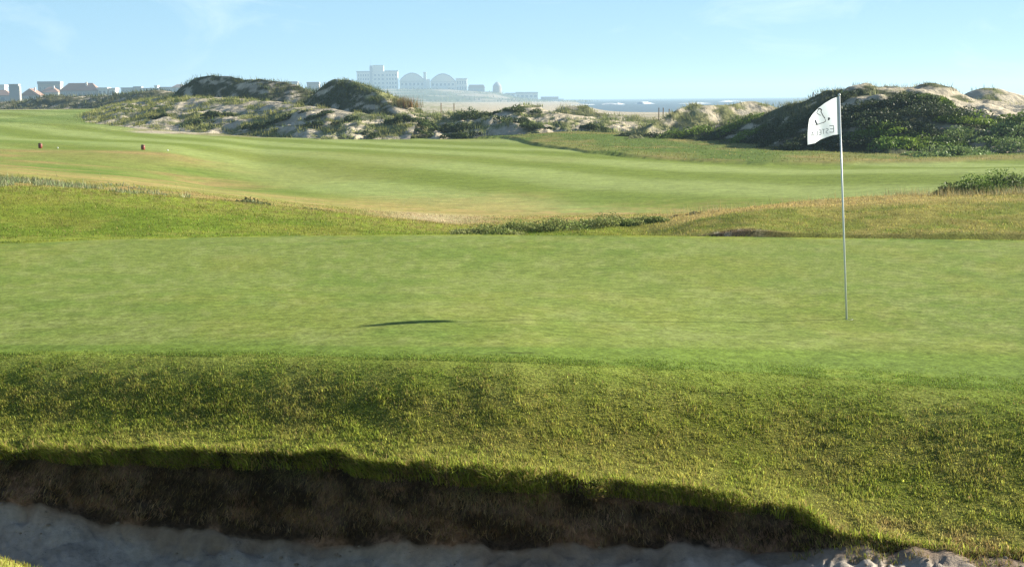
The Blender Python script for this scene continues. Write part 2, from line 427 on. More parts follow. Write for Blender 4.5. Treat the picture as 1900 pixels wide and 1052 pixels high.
def tint_ground():
    C = np.zeros((NR, NC, 3))
    def put(w, col):
        nonlocal C
        w = np.clip(w, 0, 1)[..., None]; C[:] = C * (1 - w) + np.asarray(col) * w
    big = fbm(GX * .5, GY * .5, 41); med = fbm(GX * 2, GY * 2, 42); sm = fbm(GX * 7, GY * 7, 43); fine = fbm(GX * 25, GY * 25, 44, 3)
    one = np.ones_like(GX)
    # near grass
    put(one, mix(C_ROUGH, C_ROUGH2, sstep(.35, .65, med)))
    # bunker
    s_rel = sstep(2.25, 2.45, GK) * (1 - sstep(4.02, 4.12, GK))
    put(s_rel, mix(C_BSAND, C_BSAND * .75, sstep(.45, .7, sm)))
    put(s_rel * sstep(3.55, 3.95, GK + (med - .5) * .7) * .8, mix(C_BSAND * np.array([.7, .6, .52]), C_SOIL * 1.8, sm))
    # soil at the foot, brown thatch further up
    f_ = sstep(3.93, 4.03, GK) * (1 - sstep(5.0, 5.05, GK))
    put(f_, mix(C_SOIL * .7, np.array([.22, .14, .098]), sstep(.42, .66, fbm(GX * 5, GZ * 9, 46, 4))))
    # rough slope
    r_ = sstep(4.95, 5.05, GK) * (1 - sstep(6.985, 7.0, GK))
    cr = mix(C_ROUGH, C_ROUGH2, sstep(.35, .7, med * .6 + sm * .4))
    put(r_, cr)
    put(r_ * sstep(5.9, 6.2, GK + (med - .5) * .5) * (1 - sstep(6.45, 6.75, GK + (med - .5) * .5)) * .28, mix(np.array([.14, .14, .026]), np.array([.20, .175, .035]), sm))
    put(r_ * (1 - sstep(5.0, 5.9, GK)) * .45, C_ROUGH2 * 1.15)
    put(r_ * sstep(.2, .26, A) * (1 - sstep(5.0, 5.7, GK + (sm - .5) * .8)) * .85, mix(C_TAN * .8, C_ROUGH2, sstep(.4, .6, sm)))
    put(sstep(6.3, 6.9, GK) * (1 - sstep(6.98, 7, GK)) * .6, C_COLLAR * .95)
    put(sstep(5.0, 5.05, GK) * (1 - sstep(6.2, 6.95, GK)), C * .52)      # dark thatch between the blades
    # collar
    put(sstep(6.985, 7.0, GK), mix(C_COLLAR, C_GREEN3, sstep(.4, .7, med)))
    put(sstep(6.98, 7., GK) * (1 - sstep(7.1, 7.35, GK)) * sstep(.42, .6, med) * .6, C_ROUGH)
    for (qx, qy, ww, hh_) in [(965, 664.5, .20, .030), (1085, 669, .10, .02), (425, 645, .06, .02), (1330, 686, .12, .03)]:
        q = at_z(qx, qy, .2); jj = np.argmin(abs(a_cols - q[0] / q[1])); ii = np.argmin(abs(GY[:, jj] - q[1]) + (abs(GK[:, jj] - 7) > 1.2) * 9)
        dd = ((GX - GX[ii, jj]) / ww) ** 2 + ((GY - GY[ii, jj]) / hh_) ** 2
        put(np.exp(-dd) * .8, np.array([.06, .075, .02]))
    # green
    g = mix(mix(C_GREEN3, C_GREEN, sstep(.3, .6, big * .5 + med * .5)), C_GREEN2, sstep(.45, .7, med * .4 + sm * .6) * .65)
    g = mix(g, g * np.array([1.16, 1.02, .9]), sstep(.5, .68, fbm(GX * .9 + 5, GY * .5, 45)) * .4)
    stripe = .5 + .5 * np.sin((GX * .55 + GY * .84) * 4.4 + (big - .5) * 3)
    g = mix(g, g * .87, stripe * sstep(.1, .3, A) * .6)
    put(sstep(7.96, 8.03, GK), g)
    # back collar and mounds
    put(sstep(10.93, 11.0, GK), mix(C_COLLAR * .8, C_ROUGH, sstep(.35, .6, med)))
    mnd = mix(mix(np.array([.125, .175, .022]), np.array([.165, .185, .03]), sstep(.35, .65, big)), C_ROUGH2 * .8, sstep(.5, .75, med) * .4)
    put(sstep(12.6, 13.1, GK), mnd)
    left = 1 - sstep(-.06, .02, A)
    put(sstep(13.9, 15, GK) * (1 - sstep(15.6, 16, GK)) * left * .55, mix(C_BROWN, C_ROUGH, sstep(.3, .6, sm)))
    right = sstep(.08, .13, A)
    put(sstep(12.6, 13.2, GK) * right * .75, mix(np.array([.23, .20, .06]), np.array([.135, .155, .032]), sstep(.35, .65, med)))
    put(sstep(13.9, 14.7, GK) * right * (1 - .55 * sstep(.24, .34, A)) * .9, mix(C_TAN, C_TAN * np.array([.85, .9, .8]), sstep(.4, .6, sm)))
    # eroded scar
    sc = sstep(sc_a0 - .006, sc_a0 + .02, A) * (1 - .75 * sstep(sc_a1 - .05, sc_a1, A)) * sstep(12.85, 12.9, GK) * (1 - sstep(13.06, 13.16, GK + (med - .5) * .15))
    put(sc * .9, mix(C_SOIL * 1.1, C_SAND * .6, sstep(.5, .7, sm) * (1 - sstep(sc_a0 + .03, sc_a0 + .06, A))))
    # hollow: dry tan turf
    put(sstep(15.1, 15.6, GK), mix(C_TAN * .85, np.array([.22, .22, .06]), sstep(.3, .6, med)))
    put(sstep(15.2, 16, GK) * (1 - sstep(16.4, 17, GK)) * np.exp(-((A + .055) / .035) ** 2) * .7, np.array([.42, .34, .22]))
    # fairway with mowing bands
    uu = GX * .845 + GY * .535
    band = .5 + .5 * np.tanh(1.6 * np.sin(uu * 2 * math.pi / 9.3 + (fbm(GX * .05, GY * .03, 51) - .5) * 5))
    fcol = mix(C_FAIRD, C_FAIRL, band)
    big2 = fbm(GX * .11, GY * .07, 52)
    fcol = mix(fcol, np.array([.20, .205, .06]), sstep(.55, .8, big2) * .4)
    fcol = mix(fcol, np.array([.13, .20, .055]), sstep(.55, .8, fbm(GX * .08 + 40, GY * .05, 53)) * .3)
    put(sstep(16.7, 17.35, GK + (med - .5) * .5), fcol)
    dryband = (1 - sstep(17.0, 17.8, GK + (med - .5) * .6 + (big2 - .5))) * sstep(16.5, 16.9, GK) * sstep(-.18, -.1, A) * (1 - sstep(.14, .2, A))
    put(dryband * .5 * (1 - sstep(.0, .06, A)), mix(C_TAN, C_TAN * .9, med))
    # tee bank, left
    tb = (1 - sstep(-.235, -.16, A + (GK - 18.4) * .05)) * sstep(16.6, 17.2, GK) * (1 - sstep(18.75, 19.0, GK))
    nb = fbm(GX * .35, GY * .25, 54)
    put(tb, mix(mix(np.array([.12, .175, .035]), np.array([.165, .195, .05]), sstep(.35, .6, nb)), C_TAN * .75, sstep(.5, .68, fbm(GX * .3 + 9, GY * .5, 55)) * .8))
    put(tb * sstep(18.2, 18.7, GK) * .35, C_TAN * .8)
    put(tb * (1 - sstep(17.0, 17.5, GK)) * .5, C_TAN)
    # darker rough on the right and dune country
    rr = mix(mix(np.array([.095, .135, .030]), np.array([.15, .16, .045]), sstep(.4, .65, fbm(GX * .25, GY * .12, 56))), C_TAN * .7, sstep(.55, .75, fbm(GX * .4, GY * .3, 57)) * .5)
    put(ROUGHR, rr)
    put(ROUGHR * sstep(.17, .22, A) * (1 - sstep(bY + 2, bY + 9, GY)) * .5, C_TAN * .8)
    # tall mown rectangle, far left
    put((1 - sstep(.5, 1.5, np.abs(GX - (-48)) - 7)) * sstep(140, 143, GY) * (1 - sstep(190, 193, GY)) * .6, np.array([.12, .18, .045]))
    left_far = 1 - sstep(-.275, -.26, A + (fbm(GX * .1, GY * .1, 58) - .5) * .03)
    du = sstep(20.93, 21.06, GK) * (1 - left_far * (1 - sstep(22.95, 23.0, GK)))
    dn = fbm(GX * .35, GY * .2, 59)
    put(du, mix(C_SAND * .95, np.array([.22, .21, .10]), sstep(.42, .56, dn)))
    put(sstep(23.7, 24.2, GK) * sstep(-.07, 0, A), C_SAND * 1.05)
    put(sstep(24, 24.5, GK) * (1 - sstep(-.12, -.06, A)), np.array([.14, .15, .07]))
    C *= (.92 + .16 * fine[..., None])
    return C
GC = tint_ground()
P = np.stack([GX, GY, GZ], -1)

def slab(name, k0, k1, mat, label=None):
    rk = np.array(rows_k); i0 = int(np.argmin(abs(rk - k0))); i1 = int(np.argmin(abs(rk - k1)))
    v = P[i0:i1 + 1].reshape(-1, 3); c = GC[i0:i1 + 1].reshape(-1, 3)
    n = i1 - i0 + 1
    ii, jj = np.meshgrid(np.arange(n - 1), np.arange(NC - 1), indexing='ij')
    q = np.stack([ii * NC + jj, ii * NC + jj + 1, (ii + 1) * NC + jj + 1, (ii + 1) * NC + jj], -1).reshape(-1, 4)
    o = mesh_obj(name, v, q, mat, colors=c)
    tag(o, label, None, None, 'structure')
    return o
slab('near_rough', 0, 2, M_TURF, 'strip of grass on the near side of the bunker')
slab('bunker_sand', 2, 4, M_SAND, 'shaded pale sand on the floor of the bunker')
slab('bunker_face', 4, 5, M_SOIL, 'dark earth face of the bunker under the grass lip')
slab('rough_slope', 5, 7, M_TURF, 'grass slope between the bunker and the putting green')
slab('green_collar', 7, 8, M_GREEN, 'brighter strip of turf along the near edge of the putting green')
slab('putting_green', 8, 11, M_GREEN, 'smooth mown putting green')
slab('grass_mounds', 11, 16, M_TURF, 'low grass mounds behind the putting green')
slab('fairway', 16, 21, M_FAIR, 'wide fairway with pale and dark mowing bands')
slab('dune_ground', 21, 27, M_DUNE, 'sandy ground between the dunes and the shore')

def sample(k0, k1, n, amin, amax, weight=None):
    """random points on the terrain between control lines, uniform by area"""
    rk = np.array(rows_k); i0 = int(np.argmin(abs(rk - k0))); i1 = int(np.argmin(abs(rk - k1)))
    j0 = np.searchsorted(a_cols, amin); j1 = np.searchsorted(a_cols, amax)
    p00 = P[i0:i1, j0:j1]; p10 = P[i0 + 1:i1 + 1, j0:j1]; p01 = P[i0:i1, j0 + 1:j1 + 1]
    ar = np.linalg.norm(np.cross(p10 - p00, p01 - p00), axis=-1)
    if weight is not None: ar = ar * weight(p00[..., 0], p00[..., 1], GK[i0:i1, j0:j1])
    w = ar.reshape(-1); w = w / w.sum()
    idx = rng.choice(len(w), n, p=w)
    ii = i0 + idx // p00.shape[1]; jj = j0 + idx % p00.shape[1]
    u = rng.random(n)[:, None]; v = rng.random(n)[:, None]
    pt = (P[ii, jj] * (1 - u) * (1 - v) + P[ii + 1, jj] * u * (1 - v) + P[ii, jj + 1] * (1 - u) * v + P[ii + 1, jj + 1] * u * v)
    return pt, GC[ii, jj], GK[ii, jj] + u[:, 0] * (GK[ii + 1, jj] - GK[ii, jj])

def ground_z(x, y):
    a = x / y; j = int(np.clip(np.searchsorted(a_cols, a), 1, NC - 1))
    return float(np.interp(y, GY[:, j], GZ[:, j]))

# ------------------------------------------------------------------ blades
def blades(name, pts, h, w, col, mat, lean=.5, leandir=None, sink=.004, seg=2, down=None, parent=None):
    n = len(pts); h = np.broadcast_to(np.asarray(h, float), (n,)); w = np.broadcast_to(np.asarray(w, float), (n,))
    th = rng.random(n) * 2 * math.pi
    side = np.stack([np.cos(th), np.sin(th), np.zeros(n)], -1)
    la = rng.random(n) * 2 * math.pi; lr = np.abs(rng.normal(0, lean, n))
    ld = np.stack([np.cos(la) * lr, np.sin(la) * lr, np.zeros(n)], -1)
    if leandir is not None: ld = ld + np.asarray(leandir)
    updir = np.array([0, 0, 1.0])
    up_ = np.broadcast_to(updir, (n, 3)) if down is None else down
    b0 = pts - np.array([0, 0, sink])
    d1 = up_ + ld * .45; d1 /= np.linalg.norm(d1, axis=1)[:, None]
    d2 = up_ * .8 + ld * 1.25; d2 /= np.linalg.norm(d2, axis=1)[:, None]
    m_ = b0 + d1 * (h * .55)[:, None]; t_ = m_ + d2 * (h * .45)[:, None]
    hw = side * (w * .5)[:, None]
    if seg == 2:
        V = np.stack([b0 - hw, b0 + hw, m_ + hw * .75, m_ - hw * .75, t_], 1).reshape(-1, 3)
        base = np.arange(n)[:, None] * 5
        q = base + np.array([[0, 1, 2, 3]]); t3 = base + np.array([[3, 2, 4]])
        return mesh_obj(name, V, [q, t3], mat, parent, colors=np.repeat(col, 5, 0), smooth=False)
    V = np.stack([b0 - hw, b0 + hw, t_], 1).reshape(-1, 3)
    return mesh_obj(name, V, [np.arange(n * 3).reshape(-1, 3)], mat, parent, colors=np.repeat(col, 3, 0), smooth=False)

def vary(c, n, s=.25, dry=None, p=.15):
    c = c * np.exp(rng.normal(0, s, (n, 1))) * np.exp(rng.normal(0, .06, (n, 3)))
    if dry is not None:
        k = rng.random(n) < p; c[k] = np.asarray(dry) * np.exp(rng.normal(0, .25, (k.sum(), 1)))
    return c

# rough slope
n = 235000
pt, c, k = sample(5.0, 7.0, n, -.62, .62)
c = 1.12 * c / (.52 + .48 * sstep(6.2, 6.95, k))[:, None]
cl = fbm(pt[:, 0] * 11, pt[:, 1] * 11, 61, 3)
hh = (.014 + .016 * sstep(.35, .65, cl)) * (1 - .6 * sstep(6.5, 7.0, k)) * rng.uniform(.6, 1.35, n)
c = vary(c * (.94 + .12 * sstep(.3, .7, fbm(pt[:, 0] * 5, pt[:, 1] * 5, 62, 3)))[:, None], n, .36, C_TAN * .8, .06)
tag(blades('rough_grass', pt, hh, rng.uniform(.003, .0065, n), c, M_BLADE, .9, (-.2, -.1, 0)), 'short tufted rough grass on the slope below the putting green', 'grass', None, 'stuff')
n = 34000
pt, c, k = sample(6.95, 7.6, n, -.62, .62, lambda x, y, kk: (1 - sstep(6.95, 7.5, kk)) ** 1.5 * (.3 + (fbm(x * 4, y * 4, 73, 3) > .5)))
tag(blades('fringe_grass', pt, rng.uniform(.008, .022, n), rng.uniform(.004, .007, n), vary(np.tile(C_COLLAR * 1.15, (n, 1)), n, .22), M_BLADE, .8, (-.2, -.1, 0)), 'short fringe grass between the slope and the mown collar', 'grass', None, 'stuff')
# lip fringe and hanging thatch on the face
n = 40000
pt, c, k = sample(4.15, 5.02, n, -.62, .62, lambda x, y, kk: .35 + sstep(4.2, 4.9, kk))
gn = fbm(pt[:, 0] * 3, pt[:, 2] * 6, 63, 3)
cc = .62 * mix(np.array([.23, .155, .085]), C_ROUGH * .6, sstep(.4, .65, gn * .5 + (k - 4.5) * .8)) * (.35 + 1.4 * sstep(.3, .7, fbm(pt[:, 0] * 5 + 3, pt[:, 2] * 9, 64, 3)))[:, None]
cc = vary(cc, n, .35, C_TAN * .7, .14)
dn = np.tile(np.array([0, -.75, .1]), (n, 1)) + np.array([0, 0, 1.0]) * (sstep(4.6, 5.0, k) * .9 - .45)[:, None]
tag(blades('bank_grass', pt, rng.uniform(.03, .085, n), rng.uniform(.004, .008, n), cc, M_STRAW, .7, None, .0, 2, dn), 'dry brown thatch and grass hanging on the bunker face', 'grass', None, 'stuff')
# overhanging tufts along the lip
n = 34000
pt, c, k = sample(4.72, 5.10, n, -.62, .62, lambda x, y, kk: (.15 + (fbm(x * 5, y * 2 + kk * 2, 71, 3) > .46) * 1.0) * (1 - .75 * sstep(.21, .235, x / y)))
tag(blades('lip_grass', pt, rng.uniform(.03, .13, n) * (.5 + fbm(pt[:, 0] * 4, pt[:, 1] * 2, 72, 3)), rng.uniform(.004, .008, n), vary(np.tile(C_ROUGH * 1.1, (n, 1)), n, .4, C_TAN, .22), M_BLADE, .7, (-.25, -.75, -.1)), 'ragged grass hanging over the lip of the bunker', 'grass', None, 'stuff')
# thin dry grass running down into the sand at the right end
n = 7000
pt, c, k = sample(3.75, 5.15, n, .20, .5, lambda x, y, kk: (kk > 4) * 1.0 + .35 * (fbm(x * 6, y * 6, 75, 3) > .55))
tag(blades('dry_grass', pt, rng.uniform(.02, .06, n), rng.uniform(.003, .006, n), vary(np.tile(C_TAN * .7, (n, 1)), n, .35, C_ROUGH, .35), M_STRAW, .9, (-.3, -.3, 0)), 'thin dry grass running down to the sand beside the bunker face', 'grass', None, 'stuff')
# bits of grass blown onto the sand
n = 500
pt, c, k = sample(3.0, 4.0, n, -.42, .42)
dn = np.stack([rng.normal(0, 1, n), rng.normal(0, 1, n), np.full(n, .12)], -1); dn /= np.linalg.norm(dn, axis=1)[:, None]
tag(blades('grass_clippings', pt, rng.uniform(.015, .05, n), .004, vary(np.tile(np.array([.10, .08, .04]), (n, 1)), n, .4), M_STRAW, .1, None, -.004, 2, dn), 'bits of dry grass lying on the bunker sand', 'grass', None, 'stuff')
# near lip
n = 9000
pt, c, k = sample(1.5, 2.15, n, -.6, .6)
tag(blades('near_grass', pt, rng.uniform(.02, .05, n), .006, vary(c, n, .3, C_TAN, .2), M_BLADE, .6), 'grass along the near edge of the bunker', 'grass', None, 'stuff')
# mounds
n = 140000
pt, c, k = sample(13.0, 16.6, n, -.56, .56)
hh = rng.uniform(.02, .05, n) * (.6 + .9 * fbm(pt[:, 0] * 1.5, pt[:, 1] * 1.5, 65, 3))
tag(blades('mound_grass', pt, hh, rng.uniform(.010, .018, n), vary(c * (.65 + .8 * fbm(pt[:, 0] * 3, pt[:, 1] * 3, 67, 3))[:, None], n, .3, C_TAN * .8, .10), M_BLADE, .7, (-.2, 0, 0), .004, 1), 'rough grass on the low mounds behind the green', 'grass', None, 'stuff')
# fringe at back edge of the green
n = 16000
pt, c, k = sample(11.02, 12.6, n, -.45, .45)
tag(blades('edge_grass', pt, rng.uniform(.015, .05, n), .010, vary(c * .9, n, .25), M_BLADE, .5, None, .004, 1), 'unmown grass along the back edge of the putting green', 'grass', None, 'stuff')
# tall wispy grass in the hollow
def px_of(x, y): return 950 + F * x / y
n = 12000
pt, c, k = sample(15.0, 17.0, n, -.45, .5, lambda x, y, kk: (sstep(.08, .16, x / y) * (1.0 - .6 * sstep(.18, .24, x / y) + 4.5 * sstep(.235, .27, x / y)) * (kk > 15.02) * (kk < 16.2) + .04 * (1 - sstep(-.1, -.02, x / y))) * (fbm(x * .8, y * .8, 66) > .45))
tag(blades('wispy_grass', pt, rng.uniform(.08, .34, n) * rng.uniform(.3, 1, n), .010, vary(np.tile(np.array([.27, .25, .13]), (n, 1)), n, .25, C_TAN * 1.2, .3), M_STRAW, .35, (-.15, 0, 0), .01, 1), 'tall thin dry grass behind the low mounds', 'grass', None, 'stuff')
# silvery weeds on the left mound
n = 8000
pt, c, k = sample(15.1, 16.4, n, -.48, -.225, lambda x, y, kk: sstep(.47, .58, fbm(x * 1.3, y * .9, 68)) * (1 - sstep(-.3, -.23, x / y) * .7))
tag(blades('weeds', pt, rng.uniform(.04, .21, n) * rng.uniform(.4, 1, n) * (.4 + 1.1 * fbm(pt[:, 0] * 2, pt[:, 1] * 2, 69)), rng.uniform(.015, .035, n), vary(np.tile(np.array([.17, .21, .10]), (n, 1)), n, .3, np.array([.32, .30, .19]), .25), M_LEAF, .75, (-.1, 0, 0), .01, 1), 'band of silvery green weeds along the top of the left mound', 'weeds', None, 'stuff')
# rough on the right below the big dune
n = 26000
pt, c, k = sample(19.0, 21.0, n, -.03, .45, lambda x, y, kk: (y > np.interp(x / y, bl_a, bl[:, 1])) * (x / y > bl_a[0]) * 1.0)
tag(blades('far_rough_grass', pt, rng.uniform(.04, .11, n), .05, vary(c, n, .2, C_TAN, .06), M_BLADE, .5, (-.2, 0, 0), .01, 1), 'uncut grass between the far fairway and the dunes', 'grass', None, 'stuff')

# ------------------------------------------------------------------ dunes
DUNES = {}
def dune(name, ridge, wf, wb, label, fdir=(-.35, -1), seed=0, amp=.5, na=160, nf=34, nb=18, sandy=.5, green=C_MARRAM, sink=.7, freq=.35, bdir=None, vf=.7, sand=1.1, back=None, bias=None, crest=.25, bare=()):
    rp = np.array([at_d(*r) for r in ridge]); 
    t = np.concatenate([[0], np.cumsum(np.linalg.norm(np.diff(rp, axis=0), axis=1))]); 
    tt = np.linspace(0, t[-1], na)
    R = np.stack([pchip(t, rp[:, i], tt) for i in range(3)], -1)
    fd = np.array([*fdir, 0.0]); fd /= np.linalg.norm(fd)
    bd = np.array([-fd[0] * .3, 1, 0]) if bdir is None else np.array([*bdir, 0.0]); bd /= np.linalg.norm(bd)
    wfv = np.broadcast_to(wf if np.isscalar(wf) else np.interp(tt / t[-1], np.linspace(0, 1, len(wf)), wf), (na,))
    vs = np.concatenate([-np.linspace(1, 0, nb, endpoint=False), np.linspace(0, 1, nf)])
    V = np.zeros((len(vs), na, 3))
    for i, v in enumerate(vs):
        q = R + (fd * v if v >= 0 else bd * -v) * (wfv[:, None] if v >= 0 else wb)
        base = np.array([ground_z(x, y) for x, y in q[:, :2]]) - sink
        av = abs(v); pr = .55 * (1 - av) + .45 * (1 + math.cos(math.pi * av)) / 2
        q[:, 2] = base + np.maximum(R[:, 2] - base, 0) * pr
        nz = (fbm(q[:, 0] * freq, q[:, 1] * freq, seed + 100, 5, .55) - .5)
        q[:, 2] += nz * amp * 2 * (crest + (1 - crest) * min(1, av * 3)) * (1 - av ** 6)
        V[i] = q
    ii, jj = np.meshgrid(np.arange(len(vs) - 1), np.arange(na - 1), indexing='ij')
    f = np.stack([ii * na + jj, (ii + 1) * na + jj, (ii + 1) * na + jj + 1, ii * na + jj + 1], -1).reshape(-1, 4)[:, ::-1]
    veg = fbm(V[..., 0] * vf + seed + V[..., 2] * vf * .6, V[..., 1] * vf + V[..., 2] * vf * 1.7, seed + 200, 4)
    if bias is not None: veg = veg + np.interp(tt / t[-1], np.linspace(0, 1, len(bias)), bias)[None, :]
    vm = sstep(sandy - .07, sandy + .07, veg)
    if bare:      # blown-out hollows with no plants
        d_ = V - EYE; w_ = d_ @ FW; qx = 950 + F * (d_ @ RT) / w_; qy = 526 - F * (d_ @ UP) / w_
        wob = fbm(V[..., 0] * .8, V[..., 1] * .8 + V[..., 2], seed + 400, 3) - .5
        for bx, by, bw, bh in bare:
            vm = vm * (1 - .95 * (1 - sstep(.6, 1.15, ((qx - bx) / bw) ** 2 + ((qy - by) / bh) ** 2 + wob * 1.4)))
    gcol = np.tile(green, (*vm.shape, 1))
    if back is not None: gcol[vs < .06] = back  # plants on the back slope coloured lighter to look sunlit
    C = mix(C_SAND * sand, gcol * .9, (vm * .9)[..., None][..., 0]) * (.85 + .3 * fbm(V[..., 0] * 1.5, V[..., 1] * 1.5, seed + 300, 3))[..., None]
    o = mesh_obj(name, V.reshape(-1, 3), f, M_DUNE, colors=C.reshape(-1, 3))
    tag(o, label, None, None, 'structure')
    DUNES[name + str(seed)] = (V, vm, nb)
    return V, vm

def dune_sample(V, vm, n, power=1.0, vmin=None):
    p00 = V[:-1, :-1]; ar = np.linalg.norm(np.cross(V[1:, :-1] - p00, V[:-1, 1:] - p00), axis=-1) * (vm[:-1, :-1] ** power + 1e-6)
    if vmin is not None: ar[:vmin] = 0
    w = ar.reshape(-1) / ar.sum(); idx = rng.choice(len(w), n, p=w)
    ii = idx // ar.shape[1]; jj = idx % ar.shape[1]
    u = rng.random(n)[:, None]; v = rng.random(n)[:, None]
    return V[ii, jj] * (1 - u) * (1 - v) + V[ii + 1, jj] * u * (1 - v) + V[ii, jj + 1] * (1 - u) * v + V[ii + 1, jj + 1] * u * v

def tufts(name, centers, per, h, w, spread, colA, colB, label, p=.35, lean=.45):
    n = len(centers); m = n * per
    idx = np.repeat(np.arange(n), per)
    sc = rng.uniform(.55, 1.35, n)
    pts = centers[idx] + rng.normal(0, 1, (m, 3)) * np.array([spread, spread, 0]) * sc[idx][:, None]
    base = mix(np.tile(colA, (n, 1)), np.tile(colB, (n, 1)), (rng.random(n) < p).astype(float))
    base *= np.exp(rng.normal(0, .22, (n, 1)))
    c = base[idx] * np.exp(rng.normal(0, .15, (m, 1)))
    return tag(blades(name, pts, h * sc[idx] * rng.uniform(.6, 1.15, m), w, c, M_BLADE, lean, (-.25, -.05, 0), .05, 1), label, 'dune grass', None, 'stuff')

G_MAR = np.array([.145, .165, .062]); G_PALE = np.array([.25, .24, .12]); G_DARK = np.array([.055, .078, .028])
dA = dune('sand_dune', [(270, 196, 168), (318, 177, 166), (345, 157, 164), (372, 143, 162), (395, 141, 161), (420, 141, 160), (440, 145, 159), (462, 148, 158), (480, 147, 157), (520, 153, 155), (560, 163, 153), (600, 177, 151), (650, 196, 149)], [3, 3.5, 4.5, 5, 9, 14, 14], 14, 'grey green dune with a bare ridge, left of the pointed dune', seed=1, amp=.6, crest=.4, sandy=.42, green=np.array([.06, .068, .032]), fdir=(-.7, -1), na=200, nf=40, freq=.5)
tufts('dune_grass', dune_sample(*dA, 1100), 10, .5, .06, .25, G_MAR * .8, G_DARK * 1.2, 'marram grass on the long dune left of the pointed dune', p=.5)
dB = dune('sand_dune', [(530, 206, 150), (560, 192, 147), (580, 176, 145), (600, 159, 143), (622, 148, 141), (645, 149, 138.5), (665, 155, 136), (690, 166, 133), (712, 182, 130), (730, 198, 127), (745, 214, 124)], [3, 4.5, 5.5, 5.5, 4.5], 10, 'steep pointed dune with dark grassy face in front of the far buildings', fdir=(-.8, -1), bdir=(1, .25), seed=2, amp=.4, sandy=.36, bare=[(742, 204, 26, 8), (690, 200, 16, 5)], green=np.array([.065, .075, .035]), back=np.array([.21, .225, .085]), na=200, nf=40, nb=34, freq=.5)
tufts('dune_grass', dune_sample(*dB, 1500), 10, .45, .05, .2, G_MAR * .75, G_DARK * 1.2, 'marram grass on the steep pointed dune')
dC = dune('sand_dune', [(195, 207, 200), (240, 192, 182), (300, 183, 165), (360, 180, 152), (430, 183, 147), (500, 188, 141), (560, 196, 134), (640, 206, 128), (720, 216, 124), (780, 226, 122)], [14, 22, 26, 22, 14, 9], 12, 'broad low bank of tussocks and sand below the left dunes', seed=3, amp=.6, bare=[(605, 210, 50, 9), (540, 228, 40, 5), (430, 205, 40, 4)], na=300, nf=60, sandy=.47, green=G_MAR, fdir=(-.1, -1), freq=.5)
tufts('dune_grass', dune_sample(*dC, 3600, 1.5), 9, .42, .06, .22, np.array([.26, .26, .085]), np.array([.10, .13, .036]), 'tussocks on the broad bank below the left dunes')
dD = dune('sand_dune', [(660, 226, 122), (720, 218, 123), (770, 209, 125), (800, 213, 125), (850, 206, 127), (900, 211, 126), (945, 204, 126), (970, 196, 126), (990, 196, 126), (1012, 204, 125), (1060, 212, 124), (1100, 219, 124), (1160, 226, 123), (1240, 236, 121)], [9, 11, 12, 11, 9], 9, 'low broken dune with sand hollows in the middle distance', seed=4, amp=.75, bias=[.10, .09, .04, 0, 0, 0], na=320, nf=44, sandy=.53, fdir=(-.4, -1), freq=.6)
tufts('dune_grass', dune_sample(*dD, 1500, 1.5), 9, .42, .06, .22, G_MAR * 1.4, np.array([.07, .10, .035]), 'grass clumps on the low broken dune', p=.5)
dE = dune('sand_dune', [(1000, 216, 156), (1030, 205, 155), (1055, 197, 154), (1082, 197, 154), (1110, 208, 153), (1150, 216, 152), (1230, 222, 150)], 6, 10, 'small rounded dune in front of the beach', seed=5, amp=.4, sandy=.46)
tufts('dune_grass', dune_sample(*dE, 500), 9, .5, .06, .22, G_MAR, G_PALE, 'pale grass on the small dune before the beach')
dF = dune('sand_dune', [(1160, 246, 116), (1215, 228, 116), (1240, 214, 117), (1265, 201, 118), (1290, 194, 119), (1310, 197, 119), (1345, 196, 120), (1372, 192, 121), (1395, 188, 122), (1415, 192, 122), (1450, 202, 122), (1500, 208, 120), (1600, 220, 118)], [4, 5, 7, 8, 8], 12, 'sandy dune with sparse grass left of the big dune', seed=6, amp=.6, sandy=.45, fdir=(-.7, -1), freq=.5)
tufts('dune_grass', dune_sample(*dF, 900), 9, .4, .05, .2, G_MAR, G_PALE, 'sparse grass on the sandy dune left of the big dune')
BG = [(1705, 166, 75, 6), (1860, 203, 75, 20), (1612, 188, 40, 8), (1752, 173, 34, 7), (1560, 212, 40, 6), (1700, 252, 34, 7), (1660, 205, 30, 5), (1480, 263, 60, 6), (1375, 254, 40, 4)]
dG = dune('sand_dune', [(1180, 262, 106), (1240, 254, 108), (1330, 236, 107), (1400, 219, 105), (1440, 206, 104), (1490, 187, 101), (1530, 173, 99), (1580, 164, 97), (1605, 159, 96), (1640, 160, 95.5), (1680, 156, 95), (1730, 157, 95), (1765, 161, 95), (1790, 173, 95), (1850, 188, 95), (1900, 200, 94), (2050, 215, 92), (2300, 235, 92)], [3, 5, 7, 9, 14, 19, 21, 21, 21, 20], 16, 'big dune covered in dark shrubs behind the flag', seed=7, amp=.95, crest=.5, bare=BG, bias=[.15, .15, .15, .10, .03, -.03, -.06, -.05], na=380, nf=70, sandy=.44, green=np.array([.06, .075, .028]), fdir=(-.6, -1), freq=.35)
tufts('dune_grass', dune_sample(*dG, 3000, 1.5), 9, .36, .045, .2, np.array([.065, .08, .036]), np.array([.15, .155, .075]), 'rough grass on the big dune behind the flag', p=.25)
rid = dG[0][16:19, 70:300].reshape(-1, 3)
tufts('ridge_grass', rid[rng.choice(len(rid), 150)], 9, .34, .03, .35, np.array([.24, .23, .11]), np.array([.16, .17, .07]), 'tall pale grass along the crest of the big dune')
dH = dune('sand_dune', [(1720, 205, 118), (1775, 183, 118), (1800, 170, 118), (1828, 163, 118), (1850, 164, 118), (1872, 170, 118), (1900, 177, 118), (1960, 190, 118), (2100, 205, 118)], 9, 12, 'bare sandy dune behind the big dune', seed=8, amp=.35, sandy=.56)
tufts('dune_grass', dune_sample(*dH, 300), 9, .45, .05, .22, G_DARK * 1.3, G_MAR, 'dark grass on the bare sandy dune')
